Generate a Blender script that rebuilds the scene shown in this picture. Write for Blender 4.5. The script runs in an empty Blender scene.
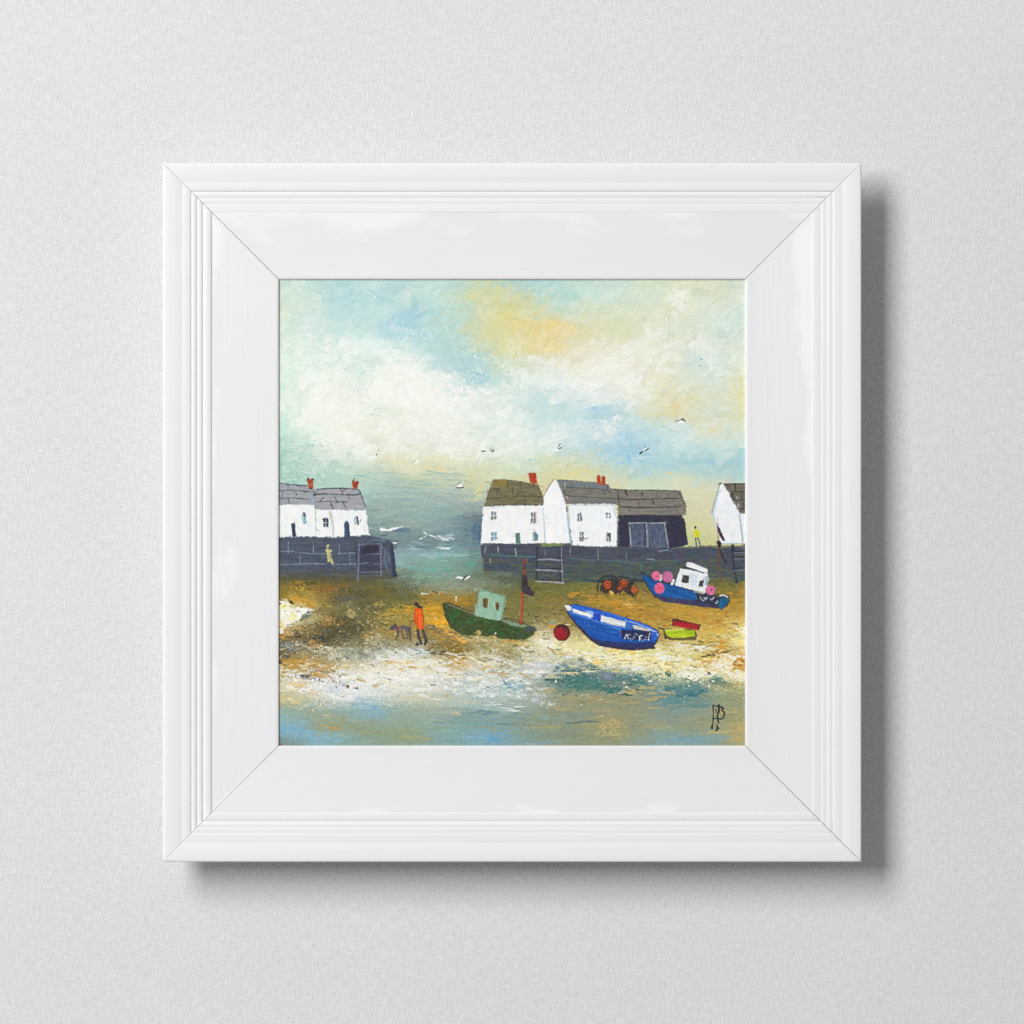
import bpy
import math, random
import numpy as np

# ----------------------------------------------------------------------------
# THE PAINTED BOARD: brush strokes laid one over another, in millimetres
# (x to the right, y downwards), each leaving colour and a little relief
# ----------------------------------------------------------------------------
S = 2                      # samples per millimetre
X0, Y0, PW, PH = 276.0, 278.0, 472.0, 472.0
W, H = int(PW * S), int(PH * S)
rng = np.random.default_rng(7)
rnd = random.Random(7)
C = np.zeros((H, W, 3), np.float32)
Z = np.zeros((H, W), np.float32)
ID = np.zeros((H, W), np.int16)
YY, XX = np.mgrid[0:H, 0:W].astype(np.float32)
XX = X0 + (XX + .5) / S
YY = Y0 + (YY + .5) / S


def noise(sx, sy, ang=0.0):
    """uniform 0..1 noise, blurred sx by sy mm along direction ang"""
    w = np.fft.rfft2(rng.standard_normal((H, W)))
    fy = np.fft.fftfreq(H)[:, None] * 2 * math.pi * S
    fx = np.fft.rfftfreq(W)[None, :] * 2 * math.pi * S
    c, s = math.cos(ang), math.sin(ang)
    u = fx * c + fy * s
    v = -fx * s + fy * c
    n = np.fft.irfft2(w * np.exp(-.5 * ((u * sx) ** 2 + (v * sy) ** 2)), s=(H, W))
    n = n / n.std()
    return (1 / (1 + np.exp(-1.702 * n))).astype(np.float32)


R = math.radians
N = dict(f=.62 * noise(.3, .3) + .38 * noise(1.1, .9), m=.7 * noise(.7, .6) + .3 * noise(2.4, 1.6), b=noise(2.2, 2.2), B=noise(7, 7), C=noise(16, 12),
         h=noise(2.6, .45), H=noise(8, .7), v=noise(.45, 2.2), V=noise(.6, 7),
         d=noise(3.5, .5, R(-38)), D=noise(9, 1.1, R(-38)), e=noise(4, .5, R(17)), g=noise(7, 1.6, R(20)))


def nz(k, sl):
    a = N[k]
    oy, ox = rnd.randrange(H), rnd.randrange(W)
    iy = (np.arange(sl[0].start, sl[0].stop) + oy) % H
    ix = (np.arange(sl[1].start, sl[1].stop) + ox) % W
    return a[np.ix_(iy, ix)]


def win(x0, y0, x1, y1):
    a = max(0, int((x0 - X0) * S) - 2); b = min(W, int((x1 - X0) * S) + 3)
    c = max(0, int((y0 - Y0) * S) - 2); d = min(H, int((y1 - Y0) * S) + 3)
    if b <= a or d <= c:
        return None
    return (slice(c, d), slice(a, b))


def sm(e0, e1, x):
    t = np.clip((x - e0) / (e1 - e0), 0, 1)
    return t * t * (3 - 2 * t)


def lay(sl, cov, col, var=6, k='m', hue=3, z=.5, idn=None, grad=None):
    """put paint of one colour, uneven by var, where cov says"""
    col = np.array(col, np.float32)
    base = np.broadcast_to(col, cov.shape + (3,)).copy()
    if grad is not None:
        base = base * (1 - grad[0][..., None]) + np.array(grad[1], np.float32) * grad[0][..., None]
    t = (nz(k, sl) - .5) * 2
    base += (t * var)[..., None]
    if hue:
        base[..., 0] += (nz('b', sl) - .5) * 2 * hue
        base[..., 2] -= (nz('b', sl) - .5) * 2 * hue
    a = np.clip(cov, 0, 1)[..., None]
    C[sl] = C[sl] * (1 - a) + base * a
    Z[sl] = Z[sl] * (1 - .75 * a[..., 0]) + a[..., 0] * z * (.55 + .6 * t)
    if idn is not None:
        ID[sl] = np.where(cov > .45, idn, ID[sl])


def seg(px, py, a, b):
    ax, ay = a; bx, by = b
    dx, dy = bx - ax, by - ay
    L = dx * dx + dy * dy + 1e-9
    t = np.clip(((px - ax) * dx + (py - ay) * dy) / L, 0, 1)
    return np.hypot(px - ax - t * dx, py - ay - t * dy), t


def fill(poly, col, wob=.5, soft=.5, idn=None, **kw):
    xs = [p[0] for p in poly]; ys = [p[1] for p in poly]
    sl = win(min(xs) - 2, min(ys) - 2, max(xs) + 2, max(ys) + 2)
    if sl is None:
        return
    px, py = XX[sl], YY[sl]
    d = np.full(px.shape, 1e9, np.float32)
    ins = np.zeros(px.shape, bool)
    n = len(poly)
    for i in range(n):
        a, b = poly[i], poly[(i + 1) % n]
        d = np.minimum(d, seg(px, py, a, b)[0])
        if a[1] != b[1]:
            cond = (a[1] > py) != (b[1] > py)
            xi = (b[0] - a[0]) * (py - a[1]) / (b[1] - a[1]) + a[0]
            ins ^= cond & (px < xi)
    sd = np.where(ins, d, -d) + (nz('m', sl) - .5) * 2 * wob
    cov = sm(-soft, soft, sd) * kw.pop('a', 1.0)
    g = kw.pop('gy', None)
    if g is not None:      # second colour between two heights
        kw['grad'] = (sm(g[0], g[1], py + (nz('h', sl) - .5) * 3), g[2])
    lay(sl, cov, col, idn=idn, **kw)


def line(pts, w, col, a=1.0, dry=0.0, k='m', idn=None, var=6, z=.7, wob=.18, soft=.4, hue=2):
    """a thin brush line through pts; w is one width or (start, end)"""
    w0, w1 = w if isinstance(w, tuple) else (w, w)
    m = max(w0, w1) + 2
    sl = win(min(p[0] for p in pts) - m, min(p[1] for p in pts) - m,
             max(p[0] for p in pts) + m, max(p[1] for p in pts) + m)
    if sl is None:
        return
    px, py = XX[sl], YY[sl]
    best = np.full(px.shape, -1e9, np.float32)
    n = len(pts) - 1
    for i in range(n):
        d, t = seg(px, py, pts[i], pts[i + 1])
        r = .5 * (w0 + (w1 - w0) * (i + t) / n)
        best = np.maximum(best, r - d)
    cov = sm(-soft, soft, best + (nz('m', sl) - .5) * 2 * wob)
    if dry:
        cov = cov * sm(dry - .25, dry + .1, nz(k, sl))
    lay(sl, cov * a, col, var=var, idn=idn, z=z, hue=hue)


def dry(cx, cy, rx, ry, ang, col, dens=.6, k='f', soft=.7, a=1.0, var=5, z=.45, idn=None, sharp=.4, hue=3):
    """dry-brush scumble in an ellipse, broken up by grain k"""
    m = max(rx, ry) + 1
    sl = win(cx - m, cy - m, cx + m, cy + m)
    if sl is None:
        return
    c, s = math.cos(R(ang)), math.sin(R(ang))
    dx, dy = XX[sl] - cx, YY[sl] - cy
    u, v = (dx * c + dy * s) / rx, (-dx * s + dy * c) / ry
    r = np.sqrt(u * u + v * v) + (nz('b', sl) - .5) * .35
    p = dens * (1 - sm(1 - soft, 1, r))
    cov = np.clip((p - nz(k, sl)) / sharp + .5, 0, 1) * (p > .01) * a
    lay(sl, cov, col, var=var, z=z, idn=idn, hue=hue)


def blob(cx, cy, rx, ry, ang, col, a=.8, soft=.6, wob=.25, k='m', var=5, z=.4, idn=None, hue=3):
    """a soft rounded dab"""
    m = max(rx, ry) * 1.3 + 1
    sl = win(cx - m, cy - m, cx + m, cy + m)
    if sl is None:
        return
    c, s = math.cos(R(ang)), math.sin(R(ang))
    dx, dy = XX[sl] - cx, YY[sl] - cy
    u, v = (dx * c + dy * s) / rx, (-dx * s + dy * c) / ry
    r = np.sqrt(u * u + v * v) + (nz('b' if min(rx, ry) > 4 else 'm', sl) - .5) * 2 * wob
    cov = (1 - sm(1 - soft, 1, r)) * a
    lay(sl, cov, col, var=var, k=k, z=z, idn=idn, hue=hue)


def bristle(cx, cy, L, Wd, ang, col, a=.7, dryness=.25, z=.5, var=4):
    """one flat-brush stroke with streaks along it"""
    m = .5 * (L + Wd) + 1
    sl = win(cx - m, cy - m, cx + m, cy + m)
    if sl is None:
        return
    c, s = math.cos(ang), math.sin(ang)
    dx, dy = XX[sl] - cx, YY[sl] - cy
    bend = rnd.uniform(-.006, .006)
    u = dx * c + dy * s
    v = -dx * s + dy * c + bend * u * u
    # streak profile across the brush
    nb = max(6, int(Wd * 3.2))
    prof = np.array([rnd.random() for _ in range(nb)], np.float32)
    q = np.clip((v / Wd + .5) * (nb - 1), 0, nb - 1.001)
    i = q.astype(int); f = q - i
    st = prof[i] * (1 - f) + prof[i + 1] * f
    cov = sm(.5, .38, np.abs(v) / Wd) * sm(.5, .30, np.abs(u) / L)
    tail = .5 + u / L
    cov = cov * np.clip(1.15 - dryness * 2.2 * tail * st * 1.6, 0, 1)
    col = np.array(col, np.float32)
    A = (cov * a)[..., None]
    C[sl] = C[sl] * (1 - A) + (col + ((st - .5) * 2 * var)[..., None]) * A
    Z[sl] = Z[sl] * (1 - .6 * A[..., 0]) + A[..., 0] * z * (.3 + .8 * st)


def blurred(A, s):
    fy = np.fft.fftfreq(H)[:, None] * 2 * math.pi * S
    fx = np.fft.rfftfreq(W)[None, :] * 2 * math.pi * S
    return np.fft.irfft2(np.fft.rfft2(A) * np.exp(-.5 * s * s * (fx * fx + fy * fy)), s=(H, W)).astype(np.float32)


def crisp(s, k):
    """push each stroke away from its surroundings"""
    for ch in range(3):
        C[..., ch] += k * (C[..., ch] - blurred(C[..., ch], s))


# ---- 1. the ground colours, sampled over the whole board ---------------------
K = []


def row(y, *xc):
    for x, *c in xc:
        K.append((x, y, *c))


row(283, (280, 200, 222, 205), (307, 198, 224, 216), (330, 190, 218, 214), (345, 178, 215, 220), (370, 195, 222, 216), (401, 180, 214, 216), (436, 192, 222, 212), (458, 175, 212, 215), (471, 205, 214, 175), (497, 195, 214, 190), (524, 170, 210, 215), (547, 180, 214, 214), (582, 196, 220, 205), (617, 205, 226, 212), (653, 215, 226, 200), (688, 222, 228, 200), (723, 220, 226, 200), (745, 210, 222, 205))
row(296, (280, 212, 228, 212), (307, 206, 228, 216), (333, 178, 215, 220), (355, 182, 218, 224), (380, 178, 216, 224), (408, 200, 224, 216), (436, 200, 226, 216), (462, 202, 218, 190), (480, 215, 217, 170), (500, 214, 216, 168), (518, 206, 214, 175), (545, 192, 220, 208), (565, 180, 217, 217), (600, 208, 230, 218), (640, 214, 228, 208), (680, 228, 234, 208), (720, 226, 230, 206), (745, 220, 228, 208))
row(311, (280, 216, 228, 208), (307, 206, 228, 218), (345, 186, 220, 224), (365, 190, 222, 222), (377, 196, 226, 222), (408, 164, 208, 224), (424, 174, 214, 222), (450, 192, 222, 208), (463, 186, 214, 205), (480, 208, 216, 170), (498, 222, 216, 152), (512, 222, 215, 155), (530, 208, 216, 176), (547, 216, 217, 172), (560, 196, 220, 208), (582, 214, 224, 196), (617, 218, 228, 200), (653, 222, 228, 202), (688, 228, 232, 208), (712, 220, 230, 212), (742, 214, 230, 218))
row(328, (282, 212, 230, 212), (318, 212, 230, 222), (345, 196, 224, 222), (362, 206, 230, 220), (384, 172, 213, 225), (412, 176, 216, 226), (436, 190, 220, 214), (455, 186, 218, 212), (475, 206, 216, 182), (494, 222, 218, 168), (512, 224, 216, 158), (530, 226, 214, 152), (548, 238, 214, 146), (562, 234, 215, 150), (576, 226, 221, 182), (617, 222, 224, 186), (653, 230, 232, 208), (688, 222, 230, 208), (724, 214, 230, 218), (745, 218, 230, 214))
row(346, (282, 220, 234, 220), (318, 224, 238, 226), (360, 226, 240, 232), (384, 224, 240, 232), (400, 205, 230, 228), (420, 180, 218, 224), (440, 184, 216, 208), (456, 176, 214, 216), (474, 196, 216, 196), (496, 218, 218, 172), (512, 224, 222, 172), (535, 230, 216, 160), (552, 236, 218, 162), (570, 232, 226, 190), (600, 234, 232, 206), (640, 236, 236, 216), (670, 232, 234, 214), (705, 222, 230, 216), (745, 222, 230, 214))
row(362, (282, 222, 238, 222), (318, 226, 240, 228), (350, 220, 236, 224), (366, 212, 232, 222), (388, 236, 242, 232), (418, 236, 242, 234), (436, 190, 220, 222), (455, 180, 215, 220), (475, 176, 212, 216), (498, 200, 220, 200), (520, 224, 228, 200), (545, 234, 236, 218), (570, 238, 232, 210), (600, 242, 240, 226), (640, 238, 236, 216), (672, 232, 232, 208), (700, 212, 229, 222), (722, 222, 232, 218), (745, 228, 232, 206))
row(380, (282, 214, 236, 222), (318, 236, 242, 230), (355, 230, 240, 228), (388, 244, 246, 234), (420, 244, 246, 236), (445, 234, 242, 234), (468, 196, 222, 224), (480, 176, 212, 220), (498, 204, 226, 220), (520, 232, 238, 226), (550, 228, 240, 234), (590, 240, 242, 232), (620, 242, 240, 226), (650, 236, 234, 210), (690, 224, 230, 208), (720, 220, 232, 218), (745, 228, 228, 194))
row(396, (282, 222, 238, 222), (318, 244, 246, 234), (345, 238, 240, 228), (388, 246, 246, 238), (420, 246, 247, 238), (455, 242, 244, 236), (485, 226, 236, 228), (505, 226, 236, 228), (525, 206, 228, 224), (545, 200, 226, 226), (570, 222, 236, 234), (600, 226, 236, 232), (640, 238, 240, 226), (665, 228, 224, 190), (690, 228, 228, 192), (720, 224, 230, 208), (745, 230, 224, 178))
row(414, (282, 214, 234, 220), (318, 246, 246, 234), (350, 242, 245, 234), (378, 230, 238, 222), (388, 232, 238, 222), (420, 240, 243, 232), (455, 243, 246, 237), (485, 226, 236, 228), (515, 222, 234, 228), (535, 200, 226, 224), (555, 202, 227, 228), (580, 206, 228, 230), (595, 176, 212, 230), (612, 184, 216, 228), (630, 206, 228, 228), (655, 222, 226, 196), (676, 230, 216, 166), (695, 224, 228, 202), (720, 222, 229, 208), (745, 224, 222, 178))
row(430, (282, 198, 228, 212), (305, 228, 240, 226), (345, 242, 244, 230), (380, 238, 241, 222), (420, 236, 240, 228), (455, 240, 243, 232), (490, 222, 234, 226), (515, 234, 241, 234), (545, 218, 234, 232), (575, 204, 228, 230), (600, 218, 233, 235), (615, 206, 228, 234), (640, 190, 220, 230), (675, 208, 230, 228), (712, 224, 227, 202), (745, 218, 228, 208))
row(446, (282, 176, 218, 202), (305, 200, 228, 212), (330, 234, 240, 224), (360, 238, 242, 226), (385, 230, 236, 214), (412, 234, 236, 216), (440, 238, 240, 226), (465, 238, 240, 226), (490, 220, 233, 220), (520, 232, 240, 228), (550, 218, 234, 228), (580, 200, 226, 230), (608, 182, 216, 228), (628, 160, 206, 230), (650, 182, 218, 228), (680, 202, 228, 228), (720, 206, 228, 222), (745, 204, 228, 220))
row(460, (282, 166, 212, 196), (312, 188, 220, 204), (345, 212, 230, 212), (372, 228, 236, 216), (392, 226, 222, 178), (410, 230, 226, 184), (438, 226, 222, 180), (460, 230, 230, 196), (490, 222, 228, 204), (515, 224, 234, 214), (530, 206, 226, 210), (545, 216, 221, 182), (572, 208, 221, 194), (600, 196, 219, 208), (630, 168, 209, 226), (665, 174, 213, 224), (700, 172, 212, 222), (745, 166, 208, 220))
row(471, (282, 166, 212, 196), (325, 180, 216, 202), (350, 196, 220, 202), (380, 196, 214, 190), (405, 218, 220, 178), (430, 222, 218, 168), (452, 216, 216, 176), (480, 222, 220, 176), (512, 214, 222, 184), (535, 206, 218, 186), (560, 222, 216, 152), (590, 224, 216, 150), (612, 205, 220, 196), (640, 186, 216, 214), (690, 190, 216, 208), (720, 180, 212, 214), (745, 176, 212, 216))
row(481, (282, 160, 208, 194), (330, 174, 213, 198), (360, 180, 213, 196), (382, 170, 199, 187), (412, 172, 199, 178), (440, 186, 205, 178), (462, 200, 206, 166), (480, 214, 214, 164), (540, 222, 214, 150), (610, 222, 214, 158), (640, 214, 220, 184), (680, 218, 222, 190), (712, 214, 220, 192), (745, 200, 216, 200))
row(496, (360, 160, 200, 188), (382, 154, 188, 178), (412, 152, 188, 180), (440, 156, 190, 182), (462, 168, 194, 178), (478, 202, 206, 160), (548, 222, 208, 145), (690, 222, 218, 174), (712, 222, 216, 168))
row(509, (370, 138, 172, 164), (390, 146, 178, 170), (412, 144, 178, 172), (440, 142, 178, 176), (462, 140, 170, 172), (478, 150, 170, 165), (688, 218, 212, 164), (712, 224, 212, 162))
row(525, (370, 135, 165, 160), (395, 140, 170, 165), (420, 138, 168, 160), (450, 128, 162, 168), (470, 100, 132, 148), (480, 84, 115, 138), (688, 214, 212, 160), (712, 216, 214, 166))
row(540, (380, 100, 128, 140), (400, 112, 142, 152), (425, 108, 140, 152), (455, 112, 148, 158), (472, 104, 140, 152), (480, 98, 130, 142), (692, 205, 205, 150), (710, 205, 205, 150))
row(556, (390, 130, 172, 178), (415, 130, 172, 178), (440, 132, 176, 178), (462, 126, 176, 170), (478, 96, 140, 138))
row(566, (300, 76, 84, 92), (350, 76, 84, 92), (392, 130, 168, 156), (415, 118, 168, 156), (440, 118, 170, 158), (462, 116, 164, 150), (480, 92, 122, 112), (510, 72, 92, 84), (545, 86, 95, 80), (580, 78, 98, 88), (620, 74, 92, 84), (660, 72, 90, 84), (700, 88, 98, 72), (745, 98, 102, 72))
row(577, (282, 92, 84, 48), (310, 86, 80, 50), (345, 84, 80, 58), (380, 92, 88, 60), (400, 108, 126, 108), (425, 126, 158, 140), (450, 128, 152, 132), (475, 118, 134, 112), (495, 100, 116, 96), (520, 92, 96, 66), (550, 112, 108, 60), (580, 96, 106, 70), (620, 76, 92, 80), (660, 74, 88, 72), (700, 100, 102, 60), (745, 110, 106, 62))
row(588, (282, 146, 118, 40), (310, 128, 108, 48), (335, 122, 96, 44), (355, 100, 92, 58), (380, 104, 96, 44), (400, 98, 100, 68), (425, 132, 140, 112), (450, 142, 150, 124), (475, 136, 142, 116), (495, 120, 124, 92), (520, 104, 104, 58), (550, 112, 108, 56), (580, 122, 112, 50), (605, 142, 116, 48), (640, 120, 108, 54), (690, 100, 100, 62), (735, 124, 112, 52))
row(598, (284, 150, 122, 44), (300, 200, 152, 48), (318, 176, 138, 50), (335, 112, 92, 54), (350, 92, 92, 70), (370, 98, 92, 52), (392, 116, 104, 44), (408, 96, 96, 58), (425, 150, 120, 50), (445, 164, 128, 46), (470, 150, 120, 48), (500, 128, 116, 62), (530, 118, 110, 58), (560, 128, 114, 52), (590, 152, 124, 50), (620, 176, 136, 52), (650, 168, 130, 52), (690, 150, 124, 54), (720, 168, 130, 48), (745, 172, 136, 52))
row(610, (282, 240, 228, 172), (300, 238, 232, 200), (318, 150, 122, 60), (335, 120, 108, 60), (352, 132, 122, 78), (372, 106, 98, 58), (392, 152, 138, 70), (408, 172, 140, 48), (425, 202, 152, 36), (442, 206, 152, 36), (460, 120, 104, 48), (510, 132, 116, 60), (540, 130, 116, 62), (565, 138, 118, 62), (590, 160, 128, 50), (640, 184, 142, 54), (680, 196, 152, 60), (720, 192, 148, 58), (745, 200, 158, 66))
row(622, (282, 242, 226, 166), (298, 200, 186, 140), (318, 128, 116, 68), (335, 104, 98, 54), (355, 96, 92, 58), (378, 132, 116, 58), (398, 166, 142, 66), (415, 164, 132, 62), (435, 232, 168, 40), (447, 232, 166, 36), (470, 70, 84, 40), (520, 124, 114, 60), (545, 150, 130, 76), (570, 150, 124, 62), (640, 190, 146, 56), (690, 198, 152, 58), (720, 218, 176, 88), (745, 224, 190, 110))
row(634, (282, 190, 140, 60), (296, 130, 104, 60), (318, 94, 88, 62), (340, 90, 86, 60), (360, 118, 104, 62), (378, 162, 142, 88), (400, 158, 134, 76), (430, 138, 120, 72), (450, 200, 150, 66), (475, 196, 172, 112), (500, 198, 176, 120), (525, 214, 196, 140), (545, 234, 222, 190), (570, 210, 190, 130), (660, 196, 156, 76), (690, 218, 184, 104), (712, 222, 182, 96), (742, 242, 220, 146))
row(645, (282, 108, 106, 88), (300, 118, 110, 84), (325, 112, 100, 66), (350, 138, 126, 88), (372, 172, 162, 128), (395, 158, 146, 104), (420, 164, 154, 122), (445, 132, 108, 52), (465, 164, 138, 78), (490, 170, 154, 102), (512, 172, 154, 96), (530, 222, 208, 164), (548, 240, 230, 196), (575, 240, 222, 158), (600, 240, 222, 152), (640, 236, 216, 146), (690, 238, 222, 166), (712, 208, 168, 78), (735, 244, 226, 160))
row(654, (284, 106, 102, 80), (305, 172, 160, 128), (330, 170, 168, 140), (355, 160, 166, 150), (375, 176, 178, 162), (395, 214, 220, 212), (420, 214, 222, 218), (440, 142, 128, 82), (458, 160, 128, 52), (475, 182, 166, 120), (500, 172, 156, 104), (515, 168, 154, 106), (535, 214, 204, 168), (555, 236, 222, 172), (580, 242, 228, 170), (620, 244, 230, 172), (660, 238, 218, 152), (690, 238, 220, 156), (712, 206, 160, 66), (728, 226, 196, 130), (745, 204, 152, 66))
row(664, (284, 192, 140, 46), (305, 192, 142, 50), (325, 176, 146, 84), (345, 208, 192, 150), (370, 226, 220, 190), (395, 230, 222, 196), (420, 230, 220, 188), (440, 226, 212, 176), (458, 200, 158, 80), (475, 214, 202, 168), (500, 198, 192, 160), (520, 186, 186, 164), (535, 206, 208, 202), (555, 198, 202, 192), (575, 140, 154, 138), (590, 130, 150, 138), (610, 236, 220, 160), (640, 246, 232, 176), (670, 242, 224, 156), (700, 240, 214, 136), (720, 238, 212, 140), (742, 206, 148, 48))
row(675, (284, 214, 196, 156), (305, 150, 138, 104), (325, 176, 172, 150), (345, 216, 214, 204), (370, 236, 234, 222), (395, 238, 236, 226), (420, 238, 236, 224), (440, 232, 230, 216), (460, 208, 212, 198), (480, 200, 208, 196), (500, 198, 204, 190), (515, 170, 192, 192), (535, 190, 198, 190), (555, 130, 150, 146), (575, 90, 126, 120), (595, 100, 132, 124), (615, 120, 140, 136), (640, 200, 200, 170), (665, 240, 226, 168), (690, 244, 236, 204), (710, 206, 196, 146), (728, 236, 224, 186), (745, 238, 222, 176))
row(685, (284, 226, 212, 174), (305, 224, 218, 200), (325, 216, 214, 204), (345, 224, 226, 220), (370, 236, 236, 228), (395, 234, 234, 222), (420, 226, 226, 212), (440, 212, 214, 200), (460, 198, 208, 198), (480, 184, 202, 198), (500, 184, 200, 192), (515, 150, 184, 196), (535, 168, 178, 164), (555, 110, 140, 130), (575, 78, 122, 116), (600, 80, 124, 118), (625, 96, 132, 128), (645, 120, 146, 138), (665, 126, 150, 136), (690, 120, 146, 134), (715, 150, 160, 124), (742, 190, 180, 126))
row(697, (284, 200, 184, 132), (305, 208, 200, 166), (325, 226, 224, 206), (345, 220, 224, 222), (370, 206, 216, 216), (395, 204, 208, 190), (420, 202, 204, 182), (440, 196, 202, 182), (460, 180, 198, 192), (480, 186, 202, 196), (500, 184, 200, 188), (520, 168, 178, 164), (540, 172, 178, 170), (560, 158, 158, 124), (580, 150, 154, 124), (605, 156, 152, 116), (630, 166, 152, 108), (650, 132, 148, 136), (670, 100, 138, 136), (690, 98, 136, 136), (715, 146, 158, 132), (742, 160, 160, 118))
row(709, (284, 166, 174, 144), (305, 162, 174, 150), (325, 158, 172, 154), (345, 152, 170, 156), (365, 134, 180, 202), (380, 140, 180, 196), (400, 162, 172, 150), (420, 170, 178, 156), (440, 174, 178, 150), (460, 156, 172, 160), (480, 150, 170, 166), (500, 162, 182, 176), (520, 156, 170, 156), (540, 150, 156, 134), (565, 164, 154, 114), (590, 160, 152, 112), (615, 152, 152, 118), (640, 154, 152, 116), (662, 128, 150, 146), (690, 126, 152, 148), (712, 152, 158, 126), (742, 168, 160, 108))
row(719, (284, 136, 176, 190), (305, 150, 168, 146), (325, 160, 166, 130), (345, 162, 160, 118), (370, 148, 170, 168), (400, 150, 168, 148), (425, 150, 168, 150), (450, 144, 164, 152), (475, 120, 148, 148), (500, 130, 152, 148), (520, 142, 154, 136), (545, 150, 150, 112), (570, 136, 150, 140), (590, 166, 154, 108), (615, 170, 152, 100), (640, 156, 154, 116), (670, 148, 154, 130), (700, 158, 156, 118), (725, 160, 156, 112), (745, 178, 162, 102))
row(729, (284, 132, 176, 196), (305, 130, 176, 200), (322, 172, 156, 102), (345, 158, 158, 112), (370, 156, 158, 114), (400, 150, 162, 128), (425, 150, 166, 140), (450, 138, 168, 162), (475, 136, 166, 166), (500, 130, 168, 180), (520, 148, 156, 132), (545, 146, 152, 128), (570, 150, 150, 118), (590, 166, 152, 100), (615, 184, 160, 94), (640, 158, 154, 114), (670, 154, 158, 124), (700, 168, 158, 108), (725, 180, 160, 100), (745, 190, 164, 96))
row(738, (284, 120, 166, 180), (305, 126, 178, 206), (325, 128, 178, 202), (345, 138, 174, 182), (370, 148, 166, 140), (400, 156, 160, 114), (425, 150, 162, 132), (450, 132, 168, 176), (475, 126, 170, 190), (495, 106, 164, 200), (520, 130, 162, 164), (545, 146, 152, 126), (570, 146, 150, 118), (595, 150, 150, 114), (615, 162, 152, 104), (640, 150, 158, 134), (670, 134, 164, 172), (700, 132, 164, 172), (722, 136, 166, 174), (742, 190, 166, 96))
row(747, (281, 128, 108, 68), (300, 122, 156, 154), (325, 126, 166, 176), (350, 138, 162, 148), (375, 142, 160, 144), (400, 144, 160, 138), (425, 136, 162, 160), (450, 130, 162, 162), (480, 124, 164, 174), (510, 128, 158, 162), (540, 140, 152, 132), (570, 146, 150, 116), (600, 150, 150, 114), (630, 142, 150, 126), (660, 126, 156, 160), (700, 128, 156, 160), (722, 150, 150, 120), (745, 184, 160, 96))


K = [(x, y, r + (.08 if b > r else 0) * (b - r), g + (.01 if b > r else 0) * (b - r), b - (.08 if b > r else 0) * (b - r)) for x, y, r, g, b in K]
K = [(x, y, *((c + .25 * ((r + g + b) / 3 - c)) if 490 < y < 570 and 365 < x < 492 else c for c in (r, g, b))) for x, y, r, g, b in K]


def tone(x, y, r, g, b):
    m = (r + g + b) / 3
    if y > 702:                             # the water is greyer than the sky
        r, g, b = (c + .2 * (m - c) for c in (r, g, b))
        return r - 6, g + 3, b + 4
    if 575 < y < 690 and r - b > 50:
        return r * .965, g * 1.01, b * 1.02
    if 440 < y < 505 and x < 470 and g > r:  # the stormy band over the left roofs
        return tuple(c + .2 * (m - c) for c in (r, g, b))
    if 455 < y < 520 and x > 380 and r - b > 25:   # thin yellow over the roofs
        return r - 2, g + 2, b + .26 * (r - b)
    return r, g, b


K = [(x, y, *tone(x, y, r, g, b)) for x, y, r, g, b in K]


def ground_field():
    q = 4                                   # one cell per 4 mm, then resampled
    gw, gh = int(PW / q) + 2, int(PH / q) + 2
    gy, gx = np.mgrid[0:gh, 0:gw].astype(np.float32)
    gx = X0 + gx * q; gy = Y0 + gy * q
    num = np.zeros((gh, gw, 3), np.float32); den = np.full((gh, gw), 1e-9, np.float32)
    for x, y, r, g, b in K:
        d2 = ((gx - x) / 15.0) ** 2 + ((gy - y) / 8.0) ** 2
        w = np.exp(-d2 * 1.1) + 1e-4 / (1 + d2 * d2 * d2)
        num += w[..., None] * np.array((r, g, b), np.float32); den += w
    F = num / den[..., None]

    def at(x, y):
        u = np.clip((x - X0) / q, 0, gw - 1.001); v = np.clip((y - Y0) / q, 0, gh - 1.001)
        i = v.astype(int); j = u.astype(int); fv = (v - i)[..., None]; fu = (u - j)[..., None]
        return (F[i, j] * (1 - fv) * (1 - fu) + F[i, j + 1] * (1 - fv) * fu
                + F[i + 1, j] * fv * (1 - fu) + F[i + 1, j + 1] * fv * fu)
    return at


FIELD = ground_field()
full = (slice(0, H), slice(0, W))
wx = (nz('B', full) - .5) * 12 + (nz('b', full) - .5) * 4
wy = (nz('B', full) - .5) * 7 + (nz('b', full) - .5) * 2.5
C[:] = FIELD(XX + wx, YY + wy)
C += ((nz('m', full) - .5) * 4)[..., None]
Z[:] = .25 * nz('m', full)


def fld(x, y, j=0):
    c = FIELD(np.array([x], np.float32), np.array([y], np.float32))[0]
    if j:
        t = rnd.gauss(0, j)
        c = c + np.array((t + rnd.gauss(0, j * .5), t, t + rnd.gauss(0, j * .6)))
    return np.clip(c, 12, 250)


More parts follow.
